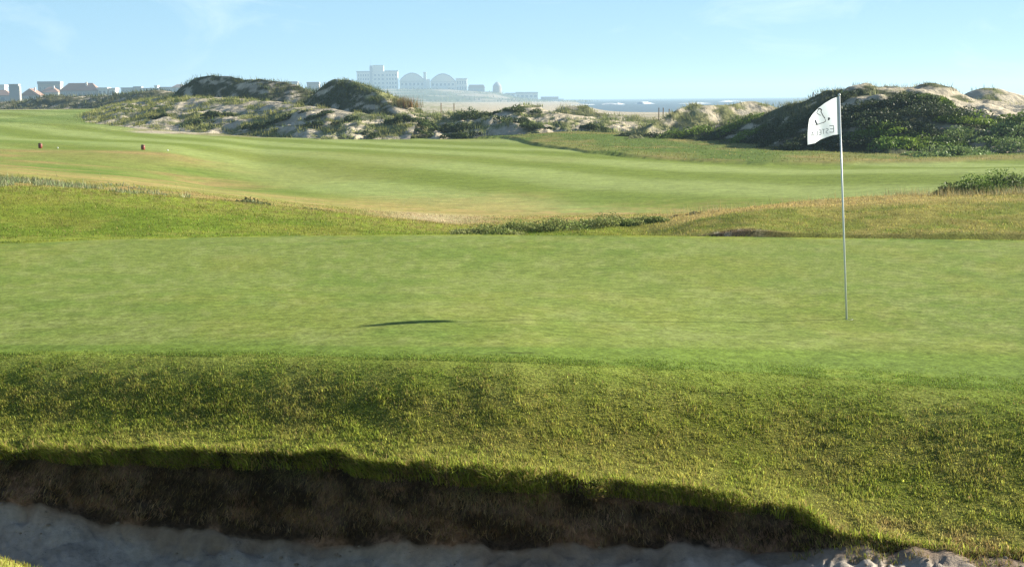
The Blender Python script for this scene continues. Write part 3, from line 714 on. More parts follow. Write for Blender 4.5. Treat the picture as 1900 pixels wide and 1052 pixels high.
dI = dune('sand_dune', [(-60, 190, 300), (60, 188, 300), (85, 180, 295), (110, 179, 290), (170, 179, 285), (215, 177, 280), (255, 172, 275), (285, 167, 272), (320, 171, 270), (380, 186, 268), (450, 195, 265)], 12, 20, 'low dark scrubby dune before the left houses', seed=9, amp=.8, sandy=.36, green=np.array([.07, .08, .035]), na=240, freq=.3, fdir=(-.6, -1))
tufts('dune_grass', dune_sample(*dI, 1200), 8, .8, .14, .5, np.array([.05, .07, .03]), np.array([.15, .15, .07]), 'dark scrub before the left houses')
HS = 2600 / 900
dJ = dune('headland', [(x, y, D * HS) for x, y, D in [(380, 196, 760), (430, 190, 820), (560, 178, 840), (640, 170, 860), (700, 166, 880), (760, 166, 890), (820, 166, 900), (870, 169, 900), (925, 173, 900), (960, 181, 900), (1000, 186, 900), (1040, 190, 900), (1075, 195, 900), (1110, 200, 900)]], 700, 300, 'pale headland of sand and scrub under the far buildings', fdir=(-.05, -1), seed=10, amp=3.5, na=160, nf=40, sandy=.48, sand=.75, freq=.01, green=np.array([.085, .105, .045]), sink=1.0, vf=.02)
c_ = dune_sample(*dJ, 900)
tufts('headland_scrub', c_, 6, 3.5, 1.5, 5, np.array([.15, .16, .085]), np.array([.11, .12, .06]), 'low scrub on the far headland')

# ------------------------------------------------------------------ bushes (things)
_cand = [P[np.array(rows_k) > 12].reshape(-1, 3)] + [V.reshape(-1, 3) for V, vm, nb in DUNES.values()]
CP = np.concatenate(_cand); CP = CP[np.abs(CP[:, 0] / CP[:, 1]) < .55]
_d = CP - EYE; _w = _d @ FW
CPX = 950 + F * (_d @ RT) / _w; CPY = 526 - F * (_d @ UP) / _w
def hit(px, py, rad=4.5):
    """nearest surface point seen along a sight line: where the thing really stands"""
    while True:
        k = np.nonzero((np.abs(CPX - px) < rad) & (np.abs(CPY - py) < rad * .6))[0]
        if len(k): break
        rad *= 1.6
    near = CP[k, 1] < CP[k, 1].min() * 1.03
    k = k[near]; return CP[k[np.argmin((CPX[k] - px) ** 2 + (CPY[k] - py) ** 2)]].copy()

def surf_z(x, y):
    """highest surface (ground or dune) under a point"""
    z = ground_z(x, y)
    for V, vm, nb in DUNES.values():
        d2 = (V[..., 0] - x) ** 2 + (V[..., 1] - y) ** 2
        i = np.unravel_index(np.argmin(d2), d2.shape)
        if d2[i] < 1.0: z = max(z, V[i][2])
    return z

def bush(name, c, rx, ry, h, n, leaf, colA, colB, label, group=None, lumps=9, cat='bush'):
    """leaves spread through several lumps of different size around c (base point), with a woody core"""
    c = np.asarray(c, float)
    root = bpy.data.objects.new(name, None); COL.objects.link(root); root.location = c
    tag(root, label, cat, group)
    L = rng.uniform(-1, 1, (lumps, 2)); L /= np.maximum(1, np.linalg.norm(L, axis=1))[:, None]
    lr = rng.uniform(.35, .6, lumps); lh = h * (1 - .55 * np.linalg.norm(L, axis=1) ** 2) * rng.uniform(.65, 1.1, lumps)
    li = rng.integers(0, lumps, n)
    d = rng.normal(0, 1, (n, 3)); d /= np.linalg.norm(d, axis=1)[:, None]; d[:, 2] = np.abs(d[:, 2])
    rr = rng.uniform(.55, 1.08, n) ** .6
    pos = np.stack([(L[li, 0] + d[:, 0] * lr[li] * rr) * rx, (L[li, 1] + d[:, 1] * lr[li] * rr) * ry, d[:, 2] * rr * lh[li]], -1)
    gz = np.array([ground_cache(c[0] + p[0], c[1] + p[1]) - c[2] for p in pos]) if n < 0 else 0
    # slope of the ground under the bush
    e = max(rx, .3)
    sx = (surf_z(c[0] + e, c[1]) - surf_z(c[0] - e, c[1])) / (2 * e)
    pos[:, 2] += np.clip(sx, -.8, .8) * pos[:, 0]
    a = rng.normal(0, 1, (n, 3)); a /= np.linalg.norm(a, axis=1)[:, None]
    b = np.cross(a, rng.normal(0, 1, (n, 3))); b /= np.linalg.norm(b, axis=1)[:, None]
    s = leaf * rng.uniform(.6, 1.4, n)[:, None]
    V = np.stack([pos - a * s, pos + b * s * .45, pos + a * s, pos - b * s * .45], 1).reshape(-1, 3)
    cc = mix(np.tile(colA, (lumps, 1)), np.tile(colB, (lumps, 1)), rng.random(lumps)) * np.exp(rng.normal(0, .18, (lumps, 1)))
    col = np.repeat(cc[li] * np.exp(rng.normal(0, .22, (n, 1))), 4, 0)
    mesh_obj('foliage', V, [np.arange(4 * n).reshape(-1, 4)], M_LEAF, root, colors=col, smooth=False)
    mb = MB()
    for q in range(lumps):
        tip = np.array([L[q, 0] * rx, L[q, 1] * ry, lh[q] * .6 + np.clip(sx, -.8, .8) * L[q, 0] * rx])
        mb.tube((0, 0, -.1), tip, max(.012, h * .03), .006, 5)
    mb.build('stem', M_WOOD, root)
    return root
M_WOOD = plain_mat('bark', (.09, .065, .045), .9, .3, 12)

GB1 = np.array([.075, .12, .022]); GB2 = np.array([.155, .215, .032]); GD1 = np.array([.034, .050, .024]); GD2 = np.array([.060, .078, .032])
def bush_px(px, py, D, wpx, hpx, n, leaf, colA, colB, label, group=None, lumps=9, depth=.6, name='bush', on=None):
    p = hit(px, py) if D is None else at_d(px, py, D)
    m = p[1] / F
    p[2] = surf_z(p[0], p[1]) - .04
    return bush(name, p, wpx * m / 2, wpx * m / 2 * depth, hpx * m, n, leaf, colA, colB, label, group, lumps)
# hollow behind the green: long low patch
for i, (px, D, w, h, lab) in enumerate([(905, 29.5, 110, 24, 'low leafy green bush at the left end of the hollow behind the green'),
        (1010, 30.2, 150, 34, 'widest leafy bush in the middle of the hollow behind the green'),
        (1110, 30.4, 130, 32, 'leafy bush with brown stems, right of the widest one in the hollow'),
        (1195, 30.5, 90, 20, 'thin low bush at the right end of the hollow behind the green')]):
    bush_px(px, 430, D - 2.7, w, h * .9, 6000, .022, np.array([.15, .20, .05]), np.array([.26, .27, .10]), lab, 'bushes in the hollow behind the green', 22, .75, 'low_bush')
bush_px(468, 382, 32.5, 92, 16, 1100, .035, np.array([.07, .085, .035]), np.array([.12, .14, .06]), 'small dark bush on the slope behind the left mound', None, 10)
bush_px(590, 398, 31.5, 70, 8, 500, .03, np.array([.09, .11, .04]), np.array([.14, .15, .06]), 'flat faded bush right of the small dark bush on the left mound', None, 8)
bush_px(1270, 404, 29, 60, 10, 500, .03, np.array([.09, .08, .045]), np.array([.13, .12, .06]), 'brownish scrubby bush at the start of the right mound', None, 8)
# right bush above the mound
for px, py, D, w, h, lab in [(1800, 352, 37, 120, 40, 'dark green bush above the right mound, nearest the flag'), (1872, 345, 38, 120, 58, 'tall dark bush at the right edge above the mound'), (1965, 340, 39, 130, 75, 'dark bush cut by the right edge of the view')]:
    bush_px(px, py + 10, D - 4, w * 1.2, h * 1.25, 8000, .034, GD2 * 1.25, GB1 * 1.5, lab, 'dark bushes above the right mound', 26)
# big dune shrubs, right
SH = [(1650, 268, 75, 110, 26, 'bright'), (1720, 262, 75, 120, 28, 'bright'), (1560, 262, 76, 110, 28, 'dark'), (1500, 262, 77, 100, 24, 'dark'), (1790, 252, 75, 130, 34, 'pale'), (1850, 240, 77, 140, 36, 'pale'), (1880, 268, 74, 130, 30, 'pale'), (1760, 282, 72, 130, 22, 'pale'),
      (1730, 205, 83, 150, 34, 'dark'), (1650, 222, 81, 130, 34, 'dark'), (1590, 205, 83, 120, 30, 'dark'), (1560, 232, 80, 120, 30, 'dark'), (1480, 232, 81, 130, 26, 'dark'), (1420, 245, 80, 120, 24, 'dark'), (1620, 245, 78, 110, 26, 'bright'), (1700, 240, 79, 110, 28, 'dark'), (1800, 222, 82, 110, 26, 'bright'), (1540, 195, 84, 90, 24, 'dark'), (1670, 185, 85, 110, 20, 'dark'), (1730, 184, 86, 80, 18, 'bright'), (1920, 215, 82, 120, 30, 'bright')]
words = {'dark': ('dark green shrub', GD1, GD2), 'bright': ('yellow green shrub', GB1 * 1.3, GB2), 'pale': ('pale grey green leafy shrub', np.array([.11, .165, .05]), np.array([.19, .25, .09]))}  # bright and pale leaf colours raised to stand for sunlit crowns
spots = ['at the foot of the big dune just right of the flag pole', 'at the foot of the big dune, further right of the flag pole', 'on the low slope of the big dune touching the flag pole', 'low on the big dune just left of the flag', 'on the right flank below the sand slip', 'high on the right flank beside the sand slip', 'at the right edge below the big dune', 'lowest on the right of the big dune',
         'below the crest of the big dune, largest of the crest shrubs', 'in the middle of the big dune, halfway up', 'below the ridge of the big dune, right beside the pole top', 'mid slope of the big dune, right behind the flag pole', 'on the left shoulder of the big dune behind the flag cloth', 'on the left shoulder of the big dune, left of the flag cloth', 'between the dark shrubs halfway up the big dune', 'on the mid slope of the big dune below the crest shrub', 'beside the sand slip high on the big dune', 'on the left ridge of the big dune above the flag', 'under the summit of the big dune', 'just below the sandy summit of the big dune', 'beyond the sand slip at the right edge']
for (px, py, D, w, h, kd), sp in zip(SH, spots):
    wd, ca, cb = words[kd]
    bush_px(px, py + h * .3, None, w, h, 2600, .09, ca, cb, f'{wd} {sp}', 'shrubs on the big dune', 13, .7, 'shrub')
LS = [(1320, 252, 84, 90, 22, 'dark'), (1270, 245, 90, 100, 24, 'bright'), (1200, 250, 92, 80, 14, 'dark'), (1360, 232, 92, 90, 20, 'bright'), (1380, 250, 83, 90, 18, 'bright')]
sp2 = ['casting a long shadow on the rough left of the big dune', 'in front of the sandy dune, left of the big dune', 'small, at the left end of the shrubs below the sandy dune', 'between the sandy dune and the big dune', 'at the left foot of the big dune']
for (px, py, D, w, h, kd), sp in zip(LS, sp2):
    wd, ca, cb = words[kd]
    bush_px(px, py + h * .3, None, w, h, 1600, .09, ca, cb, f'{wd} {sp}', 'shrubs left of the big dune', 10, .7, 'shrub')
# middle distance
MS = [(870, 212, 126, 70, 18), (905, 214, 125, 44, 14), (945, 222, 122, 60, 16), (975, 204, 126, 60, 12), (845, 236, 118, 46, 22), (770, 238, 117, 60, 16), (800, 248, 115, 44, 10), (850, 250, 115, 54, 10), (740, 232, 119, 40, 12), (1105, 235, 118, 44, 10), (1000, 235, 118, 60, 8), (690, 250, 114, 40, 10), (640, 222, 124, 40, 9), (580, 232, 121, 40, 10), (535, 215, 126, 50, 10), (470, 233, 122, 50, 9), (360, 230, 124, 60, 10), (410, 212, 132, 50, 9), (300, 218, 140, 40, 8), (590, 213, 127, 46, 9)]
sp3 = ['flat topped, on the crest of the low broken dune', 'on the crest of the low broken dune right of the flat topped one', 'in the hollow right of the flat topped bush', 'capping the highest hump of the low dune', 'tall and round, in the middle of the low broken dune', 'left of the tall round bush on the low broken dune', 'at the edge of the fairway below the tall round bush', 'at the edge of the fairway, right of the tall round bush', 'left end of the low broken dune', 'alone on the rough right of the low broken dune', 'flat, at the right foot of the low broken dune', 'at the edge of the fairway below the pointed dune', 'on the sand below the pointed dune', 'among the tussocks beside the sand patch', 'at the left foot of the pointed dune', 'low in the tussock bank, near the brown turf', 'at the lower left edge of the tussock bank', 'in the middle of the tussock bank', 'at the far left corner of the tussock bank', 'under the left foot of the pointed dune beside bare sand']
for (px, py, D, w, h), sp in zip(MS, sp3):
    bush_px(px, py + h * .4, None, w * 1.1, h * 1.25, 1100, .11, np.array([.045, .065, .025]), np.array([.08, .105, .036]), f'dark bush {sp}', 'dark bushes among the low dunes', 8, .7)

# tall reed clumps right of the pointed dune
for px, py, D, w, h, lab in [(752, 196, 128, 30, 26, 'tall brown reeds on the right slope of the pointed dune'), (795, 200, 150, 34, 30, 'thin pale reeds in front of the far headland')]:
    p = at_d(px, py, D); p[2] = surf_z(p[0], p[1])
    n = 420; m = D / F
    pt = np.tile(p, (n, 1)) + rng.normal(0, 1, (n, 3)) * np.array([w * m * .4, .5, 0])
    cc = vary(np.tile(np.array([.19, .17, .075]), (n, 1)), n, .3, np.array([.24, .13, .06]), .25)
    o = blades('reed_clump', pt - p, rng.uniform(.5, 1, n) * h * m, .05, cc, M_STRAW, .12, None, .05, 1)
    o.location = p; tag(o, lab, 'reeds')

# ------------------------------------------------------------------ sea and breakers
def sea_mat():
    m, nt, N, L = new_mat('sea_water')
    out = N.new('ShaderNodeOutputMaterial'); bs = N.new('ShaderNodeBsdfPrincipled')
    bs.inputs['Base Color'].default_value = (.10, .14, .17, 1); bs.inputs['Roughness'].default_value = .45; bs.inputs['Specular IOR Level'].default_value = .3
    geo = N.new('ShaderNodeNewGeometry'); mp = N.new('ShaderNodeMapping'); mp.inputs['Scale'].default_value = (.02, .05, .05)
    no = N.new('ShaderNodeTexNoise'); no.inputs['Scale'].default_value = 1; no.inputs['Detail'].default_value = 8
    L.new(geo.outputs['Position'], mp.inputs['Vector']); L.new(mp.outputs[0], no.inputs['Vector'])
    b = N.new('ShaderNodeBump'); b.inputs['Strength'].default_value = .6; b.inputs['Distance'].default_value = 2.0
    L.new(no.outputs['Fac'], b.inputs['Height']); L.new(b.outputs[0], bs.inputs['Normal']); L.new(bs.outputs[0], out.inputs[0])
    return m
S = 9000
mesh_obj('sea', [(-S, 300, -3), (S, 300, -3), (S, S, -3), (-S, S, -3)], np.array([[0, 1, 2, 3]]), sea_mat())['kind'] = 'structure'
mesh_obj('ground', [(-S, -400, -3.6), (S, -400, -3.6), (S, 320, -3.6), (-S, 320, -3.6)], np.array([[0, 1, 2, 3]]), plain_mat('far_ground', (.16, .17, .08), .9, .3, .05))['kind'] = 'structure'
M_FOAM = plain_mat('foam', (.6, .62, .64), .8, .1, .2)
def breaker(px, py, D, w, h, depth):
    c = at_d(px, py, D); c[2] = -3
    nu, nv = 60, 7; m = D / F; W = w * m
    V = []
    for i in range(nu):
        u = i / (nu - 1); env = math.sin(math.pi * u) ** .6 * (.5 + float(vnoise(u * 9 + px, 0.5, 5)) * .8)
        for j in range(nv):
            v = j / (nv - 1)
            V.append((c[0] + (u - .5) * W, c[1] + (v - .5) * depth + 6 * math.sin(u * 7 + px), -3.05 + env * h * m * math.sin(math.pi * v) ** .8))
    q = np.array([[i * nv + j, (i + 1) * nv + j, (i + 1) * nv + j + 1, i * nv + j + 1] for i in range(nu - 1) for j in range(nv - 1)])
    o = mesh_obj('wave_foam', V, q, M_FOAM); o['kind'] = 'structure'
breaker(1196, 194, 1200, 36, 4.5, 30); breaker(1138, 197, 1150, 44, 3, 24); breaker(1355, 189, 1500, 46, 3, 30); breaker(1290, 197, 1150, 60, 2, 20); breaker(1075, 198, 1120, 60, 2, 20)

# ------------------------------------------------------------------ buildings
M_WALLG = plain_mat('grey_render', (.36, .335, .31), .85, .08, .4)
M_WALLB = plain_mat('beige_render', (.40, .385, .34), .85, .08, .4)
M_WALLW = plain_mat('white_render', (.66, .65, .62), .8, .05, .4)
M_WALLD = plain_mat('dark_render', (.24, .25, .27), .85, .1, .4)
M_GLASS = plain_mat('dark_glass', (.20, .22, .25), .4, .1, .4)
M_TILE = plain_mat('clay_tile', (.33, .19, .135), .85, .2, 1.2)
M_SLATE = plain_mat('grey_roof', (.28, .29, .31), .7, .12, .6)
M_STONE = plain_mat('rough_stone', (.34, .28, .22), .9, .2, .6)
M_METAL = plain_mat('dull_metal', (.3, .3, .31), .4, .1, 2, .6)

def root_at(name, px, py, D, label, cat='building', group=None, z=None):
    p = at_d(px, py, D)
    if z is not None: p[2] = z
    o = bpy.data.objects.new(name, None); COL.objects.link(o); o.location = p
    tag(o, label, cat, group); return o, p

def windows(root, x0, x1, z0, z1, nx, nz, yf, w=.55, h=.5):
    """recess-coloured window panes with frames on a facade at y = yf"""
    dx = (x1 - x0) / nx; dz = (z1 - z0) / nz
    for i in range(nx):
        for j in range(nz):
            cx = x0 + dx * (i + .5); cz = z0 + dz * (j + .5); a = dx * w / 2; b = dz * h / 2
            fr = MB(); t = .12
            fr.box(cx - a - t, cx + a + t, yf - .10, yf - .003, cz - b - t, cz - b); fr.box(cx - a - t, cx + a + t, yf - .10, yf - .003, cz + b, cz + b + t)
            fr.box(cx - a - t, cx - a, yf - .10, yf - .003, cz - b, cz + b); fr.box(cx + a, cx + a + t, yf - .10, yf - .003, cz - b, cz + b)
            f = fr.build('window', M_WALLW, root)
            g = MB(); g.box(cx - a, cx + a, yf - .05, yf - .003, cz - b, cz + b); g.build('pane', M_GLASS, f)

def part(root, name, mat, fn):
    mb = MB(); fn(mb); return mb.build(name, mat, root)

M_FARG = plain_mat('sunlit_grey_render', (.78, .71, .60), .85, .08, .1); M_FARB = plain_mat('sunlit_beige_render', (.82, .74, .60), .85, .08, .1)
HD = 2600; m = HD / F       # metres per pixel on the headland
SINK = 3
# 1: tall block with roof tower and mast
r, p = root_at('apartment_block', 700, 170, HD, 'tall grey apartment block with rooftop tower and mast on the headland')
X = lambda px: (px - 700) * m
Z = lambda py: (170 - py) * m
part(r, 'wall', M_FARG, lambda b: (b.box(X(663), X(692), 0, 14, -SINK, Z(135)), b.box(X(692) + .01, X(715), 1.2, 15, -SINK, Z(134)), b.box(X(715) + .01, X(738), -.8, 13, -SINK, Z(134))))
part(r, 'stair_tower', M_FARB, lambda b: (b.box(X(692), X(712), 3, 11, Z(134) + .01, Z(123))))
part(r, 'lift_shaft', M_WALLD, lambda b: (b.box(X(687), X(691.6), -1.0, 5, -SINK, Z(123))))
part(r, 'mast', M_METAL, lambda b: b.tube((X(689), 2, Z(123)), (X(689), 2, Z(112)), .35, .2, 6))
part(r, 'roof', M_SLATE, lambda b: (b.box(X(662), X(692.3), -.5, 14.5, Z(135) + .01, Z(133)), b.box(X(714.6), X(739), -1.3, 13.5, Z(134) + .01, Z(132.4)), b.box(X(692.4), X(712.6), 2.5, 11.5, Z(123) + .01, Z(122.3))))
windows(r, X(664), X(686), Z(166), Z(137), 5, 4, 0); windows(r, X(693), X(714), Z(166), Z(137), 3, 4, 1.2); windows(r, X(716), X(737), Z(166), Z(137), 4, 4, -.8)
# 2 and 3: barrel roofed blocks
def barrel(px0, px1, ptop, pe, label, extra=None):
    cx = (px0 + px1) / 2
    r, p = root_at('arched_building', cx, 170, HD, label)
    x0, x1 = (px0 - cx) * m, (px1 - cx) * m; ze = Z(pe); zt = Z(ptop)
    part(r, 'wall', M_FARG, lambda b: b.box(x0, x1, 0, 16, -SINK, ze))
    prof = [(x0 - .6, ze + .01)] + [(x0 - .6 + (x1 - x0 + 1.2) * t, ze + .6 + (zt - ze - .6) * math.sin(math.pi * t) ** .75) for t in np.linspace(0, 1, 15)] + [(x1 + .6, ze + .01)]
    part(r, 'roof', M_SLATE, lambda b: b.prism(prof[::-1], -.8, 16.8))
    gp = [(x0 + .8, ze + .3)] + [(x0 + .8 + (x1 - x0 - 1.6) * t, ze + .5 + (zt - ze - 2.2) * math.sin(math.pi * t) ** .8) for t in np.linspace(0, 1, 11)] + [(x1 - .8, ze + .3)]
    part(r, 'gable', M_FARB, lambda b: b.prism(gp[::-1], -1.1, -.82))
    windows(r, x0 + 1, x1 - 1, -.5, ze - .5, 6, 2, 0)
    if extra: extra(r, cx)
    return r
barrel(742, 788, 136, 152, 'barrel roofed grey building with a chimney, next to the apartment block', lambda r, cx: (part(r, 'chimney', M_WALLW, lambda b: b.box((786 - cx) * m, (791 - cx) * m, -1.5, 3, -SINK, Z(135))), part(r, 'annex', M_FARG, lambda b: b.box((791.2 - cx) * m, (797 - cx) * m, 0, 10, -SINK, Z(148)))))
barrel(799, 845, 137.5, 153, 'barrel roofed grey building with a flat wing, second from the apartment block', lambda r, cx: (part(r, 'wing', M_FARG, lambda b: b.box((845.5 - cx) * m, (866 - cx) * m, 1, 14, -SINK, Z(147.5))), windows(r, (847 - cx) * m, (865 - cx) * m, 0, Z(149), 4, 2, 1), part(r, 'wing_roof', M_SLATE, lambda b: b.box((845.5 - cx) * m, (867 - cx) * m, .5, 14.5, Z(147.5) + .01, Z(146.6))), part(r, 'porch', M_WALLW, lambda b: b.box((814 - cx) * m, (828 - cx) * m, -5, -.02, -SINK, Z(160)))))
# 4 low reddish house
r, p = root_at('low_house', 884, 172, HD, 'low house with a red brown roof beside the barrel roofed buildings')
part(r, 'wall', M_STONE, lambda b: b.box(-15 * m, 15 * m, 0, 9, -SINK, 8 * m)); part(r, 'roof', M_TILE, lambda b: b.prism([(-16 * m, 8 * m + .01), (-13 * m, 14 * m), (13 * m, 14 * m), (16 * m, 8 * m + .01)][::-1], -.5, 9.5))
windows(r, -13 * m, 13 * m, .2, 7 * m, 4, 1, 0)
# 5 round tower
r, p = root_at('round_tower', 922.5, 178, HD, 'round stone tower with conical cap standing alone on the headland', 'tower')
part(r, 'wall', M_STONE, lambda b: b.lathe((0, 0, 0), [(8.8 * m, -SINK), (8.4 * m, 6 * m), (7.8 * m, 17 * m), (7.9 * m, 17.6 * m)], 24))
part(r, 'roof', M_SLATE, lambda b: b.lathe((0, 0, 0), [(7.95 * m, 17.65 * m), (6.5 * m, 20 * m), (3 * m, 24 * m), (1.2 * m, 25 * m), (.05, 26.2 * m)], 24))
part(r, 'door', M_WALLD, lambda b: b.box(-.6, .6, -8.8 * m - .12, -8.2 * m, -.4, 2.0))
part(r, 'window', M_GLASS, lambda b: b.box(-.5, .5, -8.3 * m - .1, -7.6 * m, 4.2, 5.2))
# 6 low walls and shed
def lowb(px0, px1, ptop, pbase, mat, label, roofmat=M_SLATE, name='low_building', D=HD):
    cx = (px0 + px1) / 2; mm = D / F
    r, p = root_at(name, cx, pbase, D, label)
    x0, x1 = (px0 - cx) * mm, (px1 - cx) * mm; h = (pbase - ptop) * mm
    part(r, 'wall', mat, lambda b: b.box(x0, x1, 0, 8, -SINK, h * .8)); part(r, 'roof', roofmat, lambda b: b.box(x0 - .3, x1 + .3, -.4, 8.4, h * .8 + .01, h))
    windows(r, x0 + .3, x1 - .3, .1, h * .75, max(2, int((px1 - px0) / 7)), 1, 0)
lowb(938, 956, 173, 180, M_FARG, 'small grey hut right of the round tower'); lowb(957, 998, 171.5, 184, M_FARB, 'long flat beige building right of the small hut')
lowb(1004, 1036, 180, 190, M_WALLD, 'dark low building near the end of the headland'); lowb(1026, 1046, 184, 191, M_WALLW, 'white shed at the seaward end of the headland', D=2560)

# left town, about 480 m away
TD = 900; tm = TD / F
def hip(px0, px1, pe, pr, pb, wall, label, depth=9, roof=M_TILE, D=TD, gable=False, chim=True, nx=4, group='houses of the left town'):
    cx = (px0 + px1) / 2; mm = D / F
    r, p = root_at('house', cx, pb, D, label, 'house', group)
    w = (px1 - px0) * mm / 2; he = (pb - pe) * mm; hr = (pb - pr) * mm
    part(r, 'wall', wall, lambda b: b.box(-w, w, 0, depth, -SINK, he))
    o = .5
    if gable:
        ro = part(r, 'roof', roof, lambda b: b.prism([(-w - o, he + .01), (0, hr), (w + o, he + .01)][::-1], -o, depth + o))
    else:
        ins = min(w * .75, depth * .5)
        def f(b):
            v = [(-w - o, -o, he + .01), (w + o, -o, he + .01), (w + o, depth + o, he + .01), (-w - o, depth + o, he + .01), (-w + ins, depth / 2, hr), (w - ins, depth / 2, hr)]
            b.add(v, [(0, 1, 5, 4), (2, 3, 4, 5), (1, 2, 5), (3, 0, 4), (3, 2, 1, 0)])
        ro = part(r, 'roof', roof, f)
    if chim: part(ro, 'chimney', M_WALLW, lambda b: b.box(w * .3, w * .3 + .9, depth * .3, depth * .3 + .9, he, hr + .6))
    windows(r, -w * .9, w * .9, .4, he - .2, nx, 1, 0, .4, .55)
    return r
hip(-70, 20, 178, 168, 192, M_WALLG, 'grey walled house with orange roof cut by the left edge')
hip(112, 182, 169, 155, 182, M_WALLG, 'long grey house with a red hipped roof and pale sunlit end', nx=7)
hip(38, 74, 178, 165, 190, M_WALLG, 'low house with orange roof right of the square grey tower', gable=True)
hip(76, 108, 172, 162, 186, M_WALLB, 'small house with orange roof left of the long grey house', D=960)
lowb(181, 199, 163, 178, M_WALLW, 'white block standing for the sunlit end of the long grey house', M_WALLW, 'white_block', TD)  # sunlit end of the long house, its light put into white colour
lowb(203, 214, 164, 178, M_WALLW, 'narrow white house right of the white sunlit end', M_WALLW, 'white_block', TD)
lowb(71, 112, 152, 176, M_WALLG, 'tall grey flat roofed block behind the orange roofs', M_SLATE, 'apartment_block', 1150)
lowb(-30, 9, 158, 180, M_WALLW, 'white flat block behind the house at the left edge', M_WALLW, 'apartment_block', 1180)
r, p = root_at('square_tower', 27, 190, 870, 'square grey concrete tower between the orange roofed houses', 'tower')
tm2 = 870 / F
part(r, 'wall', M_WALLD, lambda b: b.box(-9 * tm2, 8 * tm2, 0, 4, -SINK, 31 * tm2)); part(r, 'roof', M_WALLG, lambda b: b.box(-9.6 * tm2, 8.6 * tm2, -.3, 4.3, 31 * tm2 + .01, 33 * tm2)); part(r, 'buttress', M_WALLG, lambda b: b.box(8 * tm2 + .01, 10 * tm2, .3, 3.4, -SINK, 29 * tm2))
far = [(225, 246, 160, 'pale'), (248, 262, 158, 'grey'), (262, 285, 161, 'white'), (287, 292, 156, 'narrow white'), (296, 318, 159, 'beige'), (318, 345, 157, 'red roofed')]
for i, (a, b, t, w) in enumerate(far):
    if 'red' in w: hip(a, b, 163, t, 172, M_WALLB, 'faint red roofed house next to the left end of the long dune', D=1300)
    else: lowb(a, b, t + 3, 172, {'pale': M_WALLB, 'grey': M_WALLG, 'white': M_WALLW, 'narrow white': M_WALLW, 'beige': M_WALLB}[w], f'faint {w} building in the distant row left of the long dune', M_SLATE if w != 'narrow white' else M_WALLW, 'distant_house', 1320)
lowb(570, 592, 153, 170, M_WALLG, 'faint grey block behind the saddle between the two dunes', M_SLATE, 'distant_house', 1400)
lowb(520, 552, 152, 168, M_WALLB, 'faint beige block behind the long dune', M_SLATE, 'distant_house', 1420)

# ------------------------------------------------------------------ posts
M_POST = plain_mat('weathered_wood', (.20, .14, .09), .9, .25, 5)
for px, py, D, h, lab in [(1222, 213, 128, 12, 'weathered fence post left of three before the sandy dune'), (1230, 212, 128, 11, 'weathered fence post in the middle of three before the sandy dune'), (1241, 212, 128, 9, 'short weathered fence post right of three before the sandy dune'),
                           (1508, 178, 100.4, 6, 'short peg standing on the ridge of the big dune left of the flag'), (842, 207, 135, 14, 'thin fence post behind the low broken dune'), (818, 204, 140, 12, 'thin leaning fence post nearer the reeds')]:
    p = at_d(px, py, D); mm = D / F; p[2] = surf_z(p[0], p[1]) - .1
    top = at_d(px, py - h, D)[2] - p[2]
    mb = MB(); mb.tube((0, 0, 0), (.03, 0, max(.4, top)), .05, .045, 8); mb.tube((.03, 0, max(.4, top)), (.03, 0, max(.4, top) + .04), .04, .02, 8)
    o = mb.build('fence_post', M_POST); o.location = p; tag(o, lab, 'post', 'wooden posts in the dunes')

# ------------------------------------------------------------------ tee markers
M_RED = plain_mat('red_paint', (.22, .045, .03), .5, .15, 8); M_BALL = plain_mat('white_plastic', (.8, .8, .78), .35, .03, 8)
for px, py, lab in [(75, 277, 'small red brown tee marker nearest the left edge'), (265.5, 277.5, 'small red brown tee marker beside the fairway, right of the other one')]:
    D = 66; p = at_d(px, py, D); p[2] = ground_z(p[0], p[1])
    o = bpy.data.objects.new('tee_marker', None); COL.objects.link(o); o.location = p; tag(o, lab, 'tee marker', 'red tee markers')
    mb = MB(); mb.lathe((0, 0, 0), [(.0, -.02), (.075, -.02), (.085, .05), (.095, .12), (.09, .19), (.0, .192)], 18); mb.build('body', M_RED, o, True)
    mb = MB(); mb.lathe((0, 0, 0), [(.08, .194), (.098, .205), (.085, .235), (.04, .25), (.0, .252)], 18); mb.build('cap', M_POST, o, True)
for px, py, lab in [(107, 271, 'tiny white ball marker right of the first red tee marker'), (311, 277, 'tiny white ball marker right of the second red tee marker')]:
    D = 66; p = at_d(px, py, D); p[2] = ground_z(p[0], p[1])
    mb = MB(); mb.lathe((0, 0, 0), [(.035 * math.sin(t), .035 - .035 * math.cos(t) + .0) for t in np.linspace(.02, math.pi - .02, 9)], 14)
    o = mb.build('ball_marker', M_BALL, None, True); o.location = p; tag(o, lab, 'marker', 'white markers on the tee')

# ------------------------------------------------------------------ flagstick
FB = at_d(1572, 592, at_z(1572, 592, 0)[1]); FB[2] = ground_z(FB[0], FB[1]); FD = FB[1]
FT = at_d(1557.2, 177.5, FD)
fs = bpy.data.objects.new('golf_flag', None); COL.objects.link(fs); fs.location = FB
tag(fs, 'white golf flag with dark emblem on a thin grey pole in the putting green', 'golf flag')
M_STICK = plain_mat('grey_fibreglass', (.66, .68, .70), .35, .05, 20)
M_CLOTH = plain_mat('flag_cloth', (.83, .87, .95), .8, .02, 30, 0, .55)
M_INK = plain_mat('dark_ink', (.03, .035, .06), .7, .1, 30); M_INK2 = plain_mat('faded_ink', (.30, .29, .33), .7, .1, 30)
mb = MB(); mb.tube((0, 0, -.12), FT - FB, .0098, .0078, 14); mb.build('pole', M_STICK, fs, True)
mb = MB(); mb.lathe(tuple(FT - FB), [(.0095, -.005), (.013, .0), (.012, .012), (.0, .018)], 12); mb.build('pole_cap', M_STICK, fs, True)
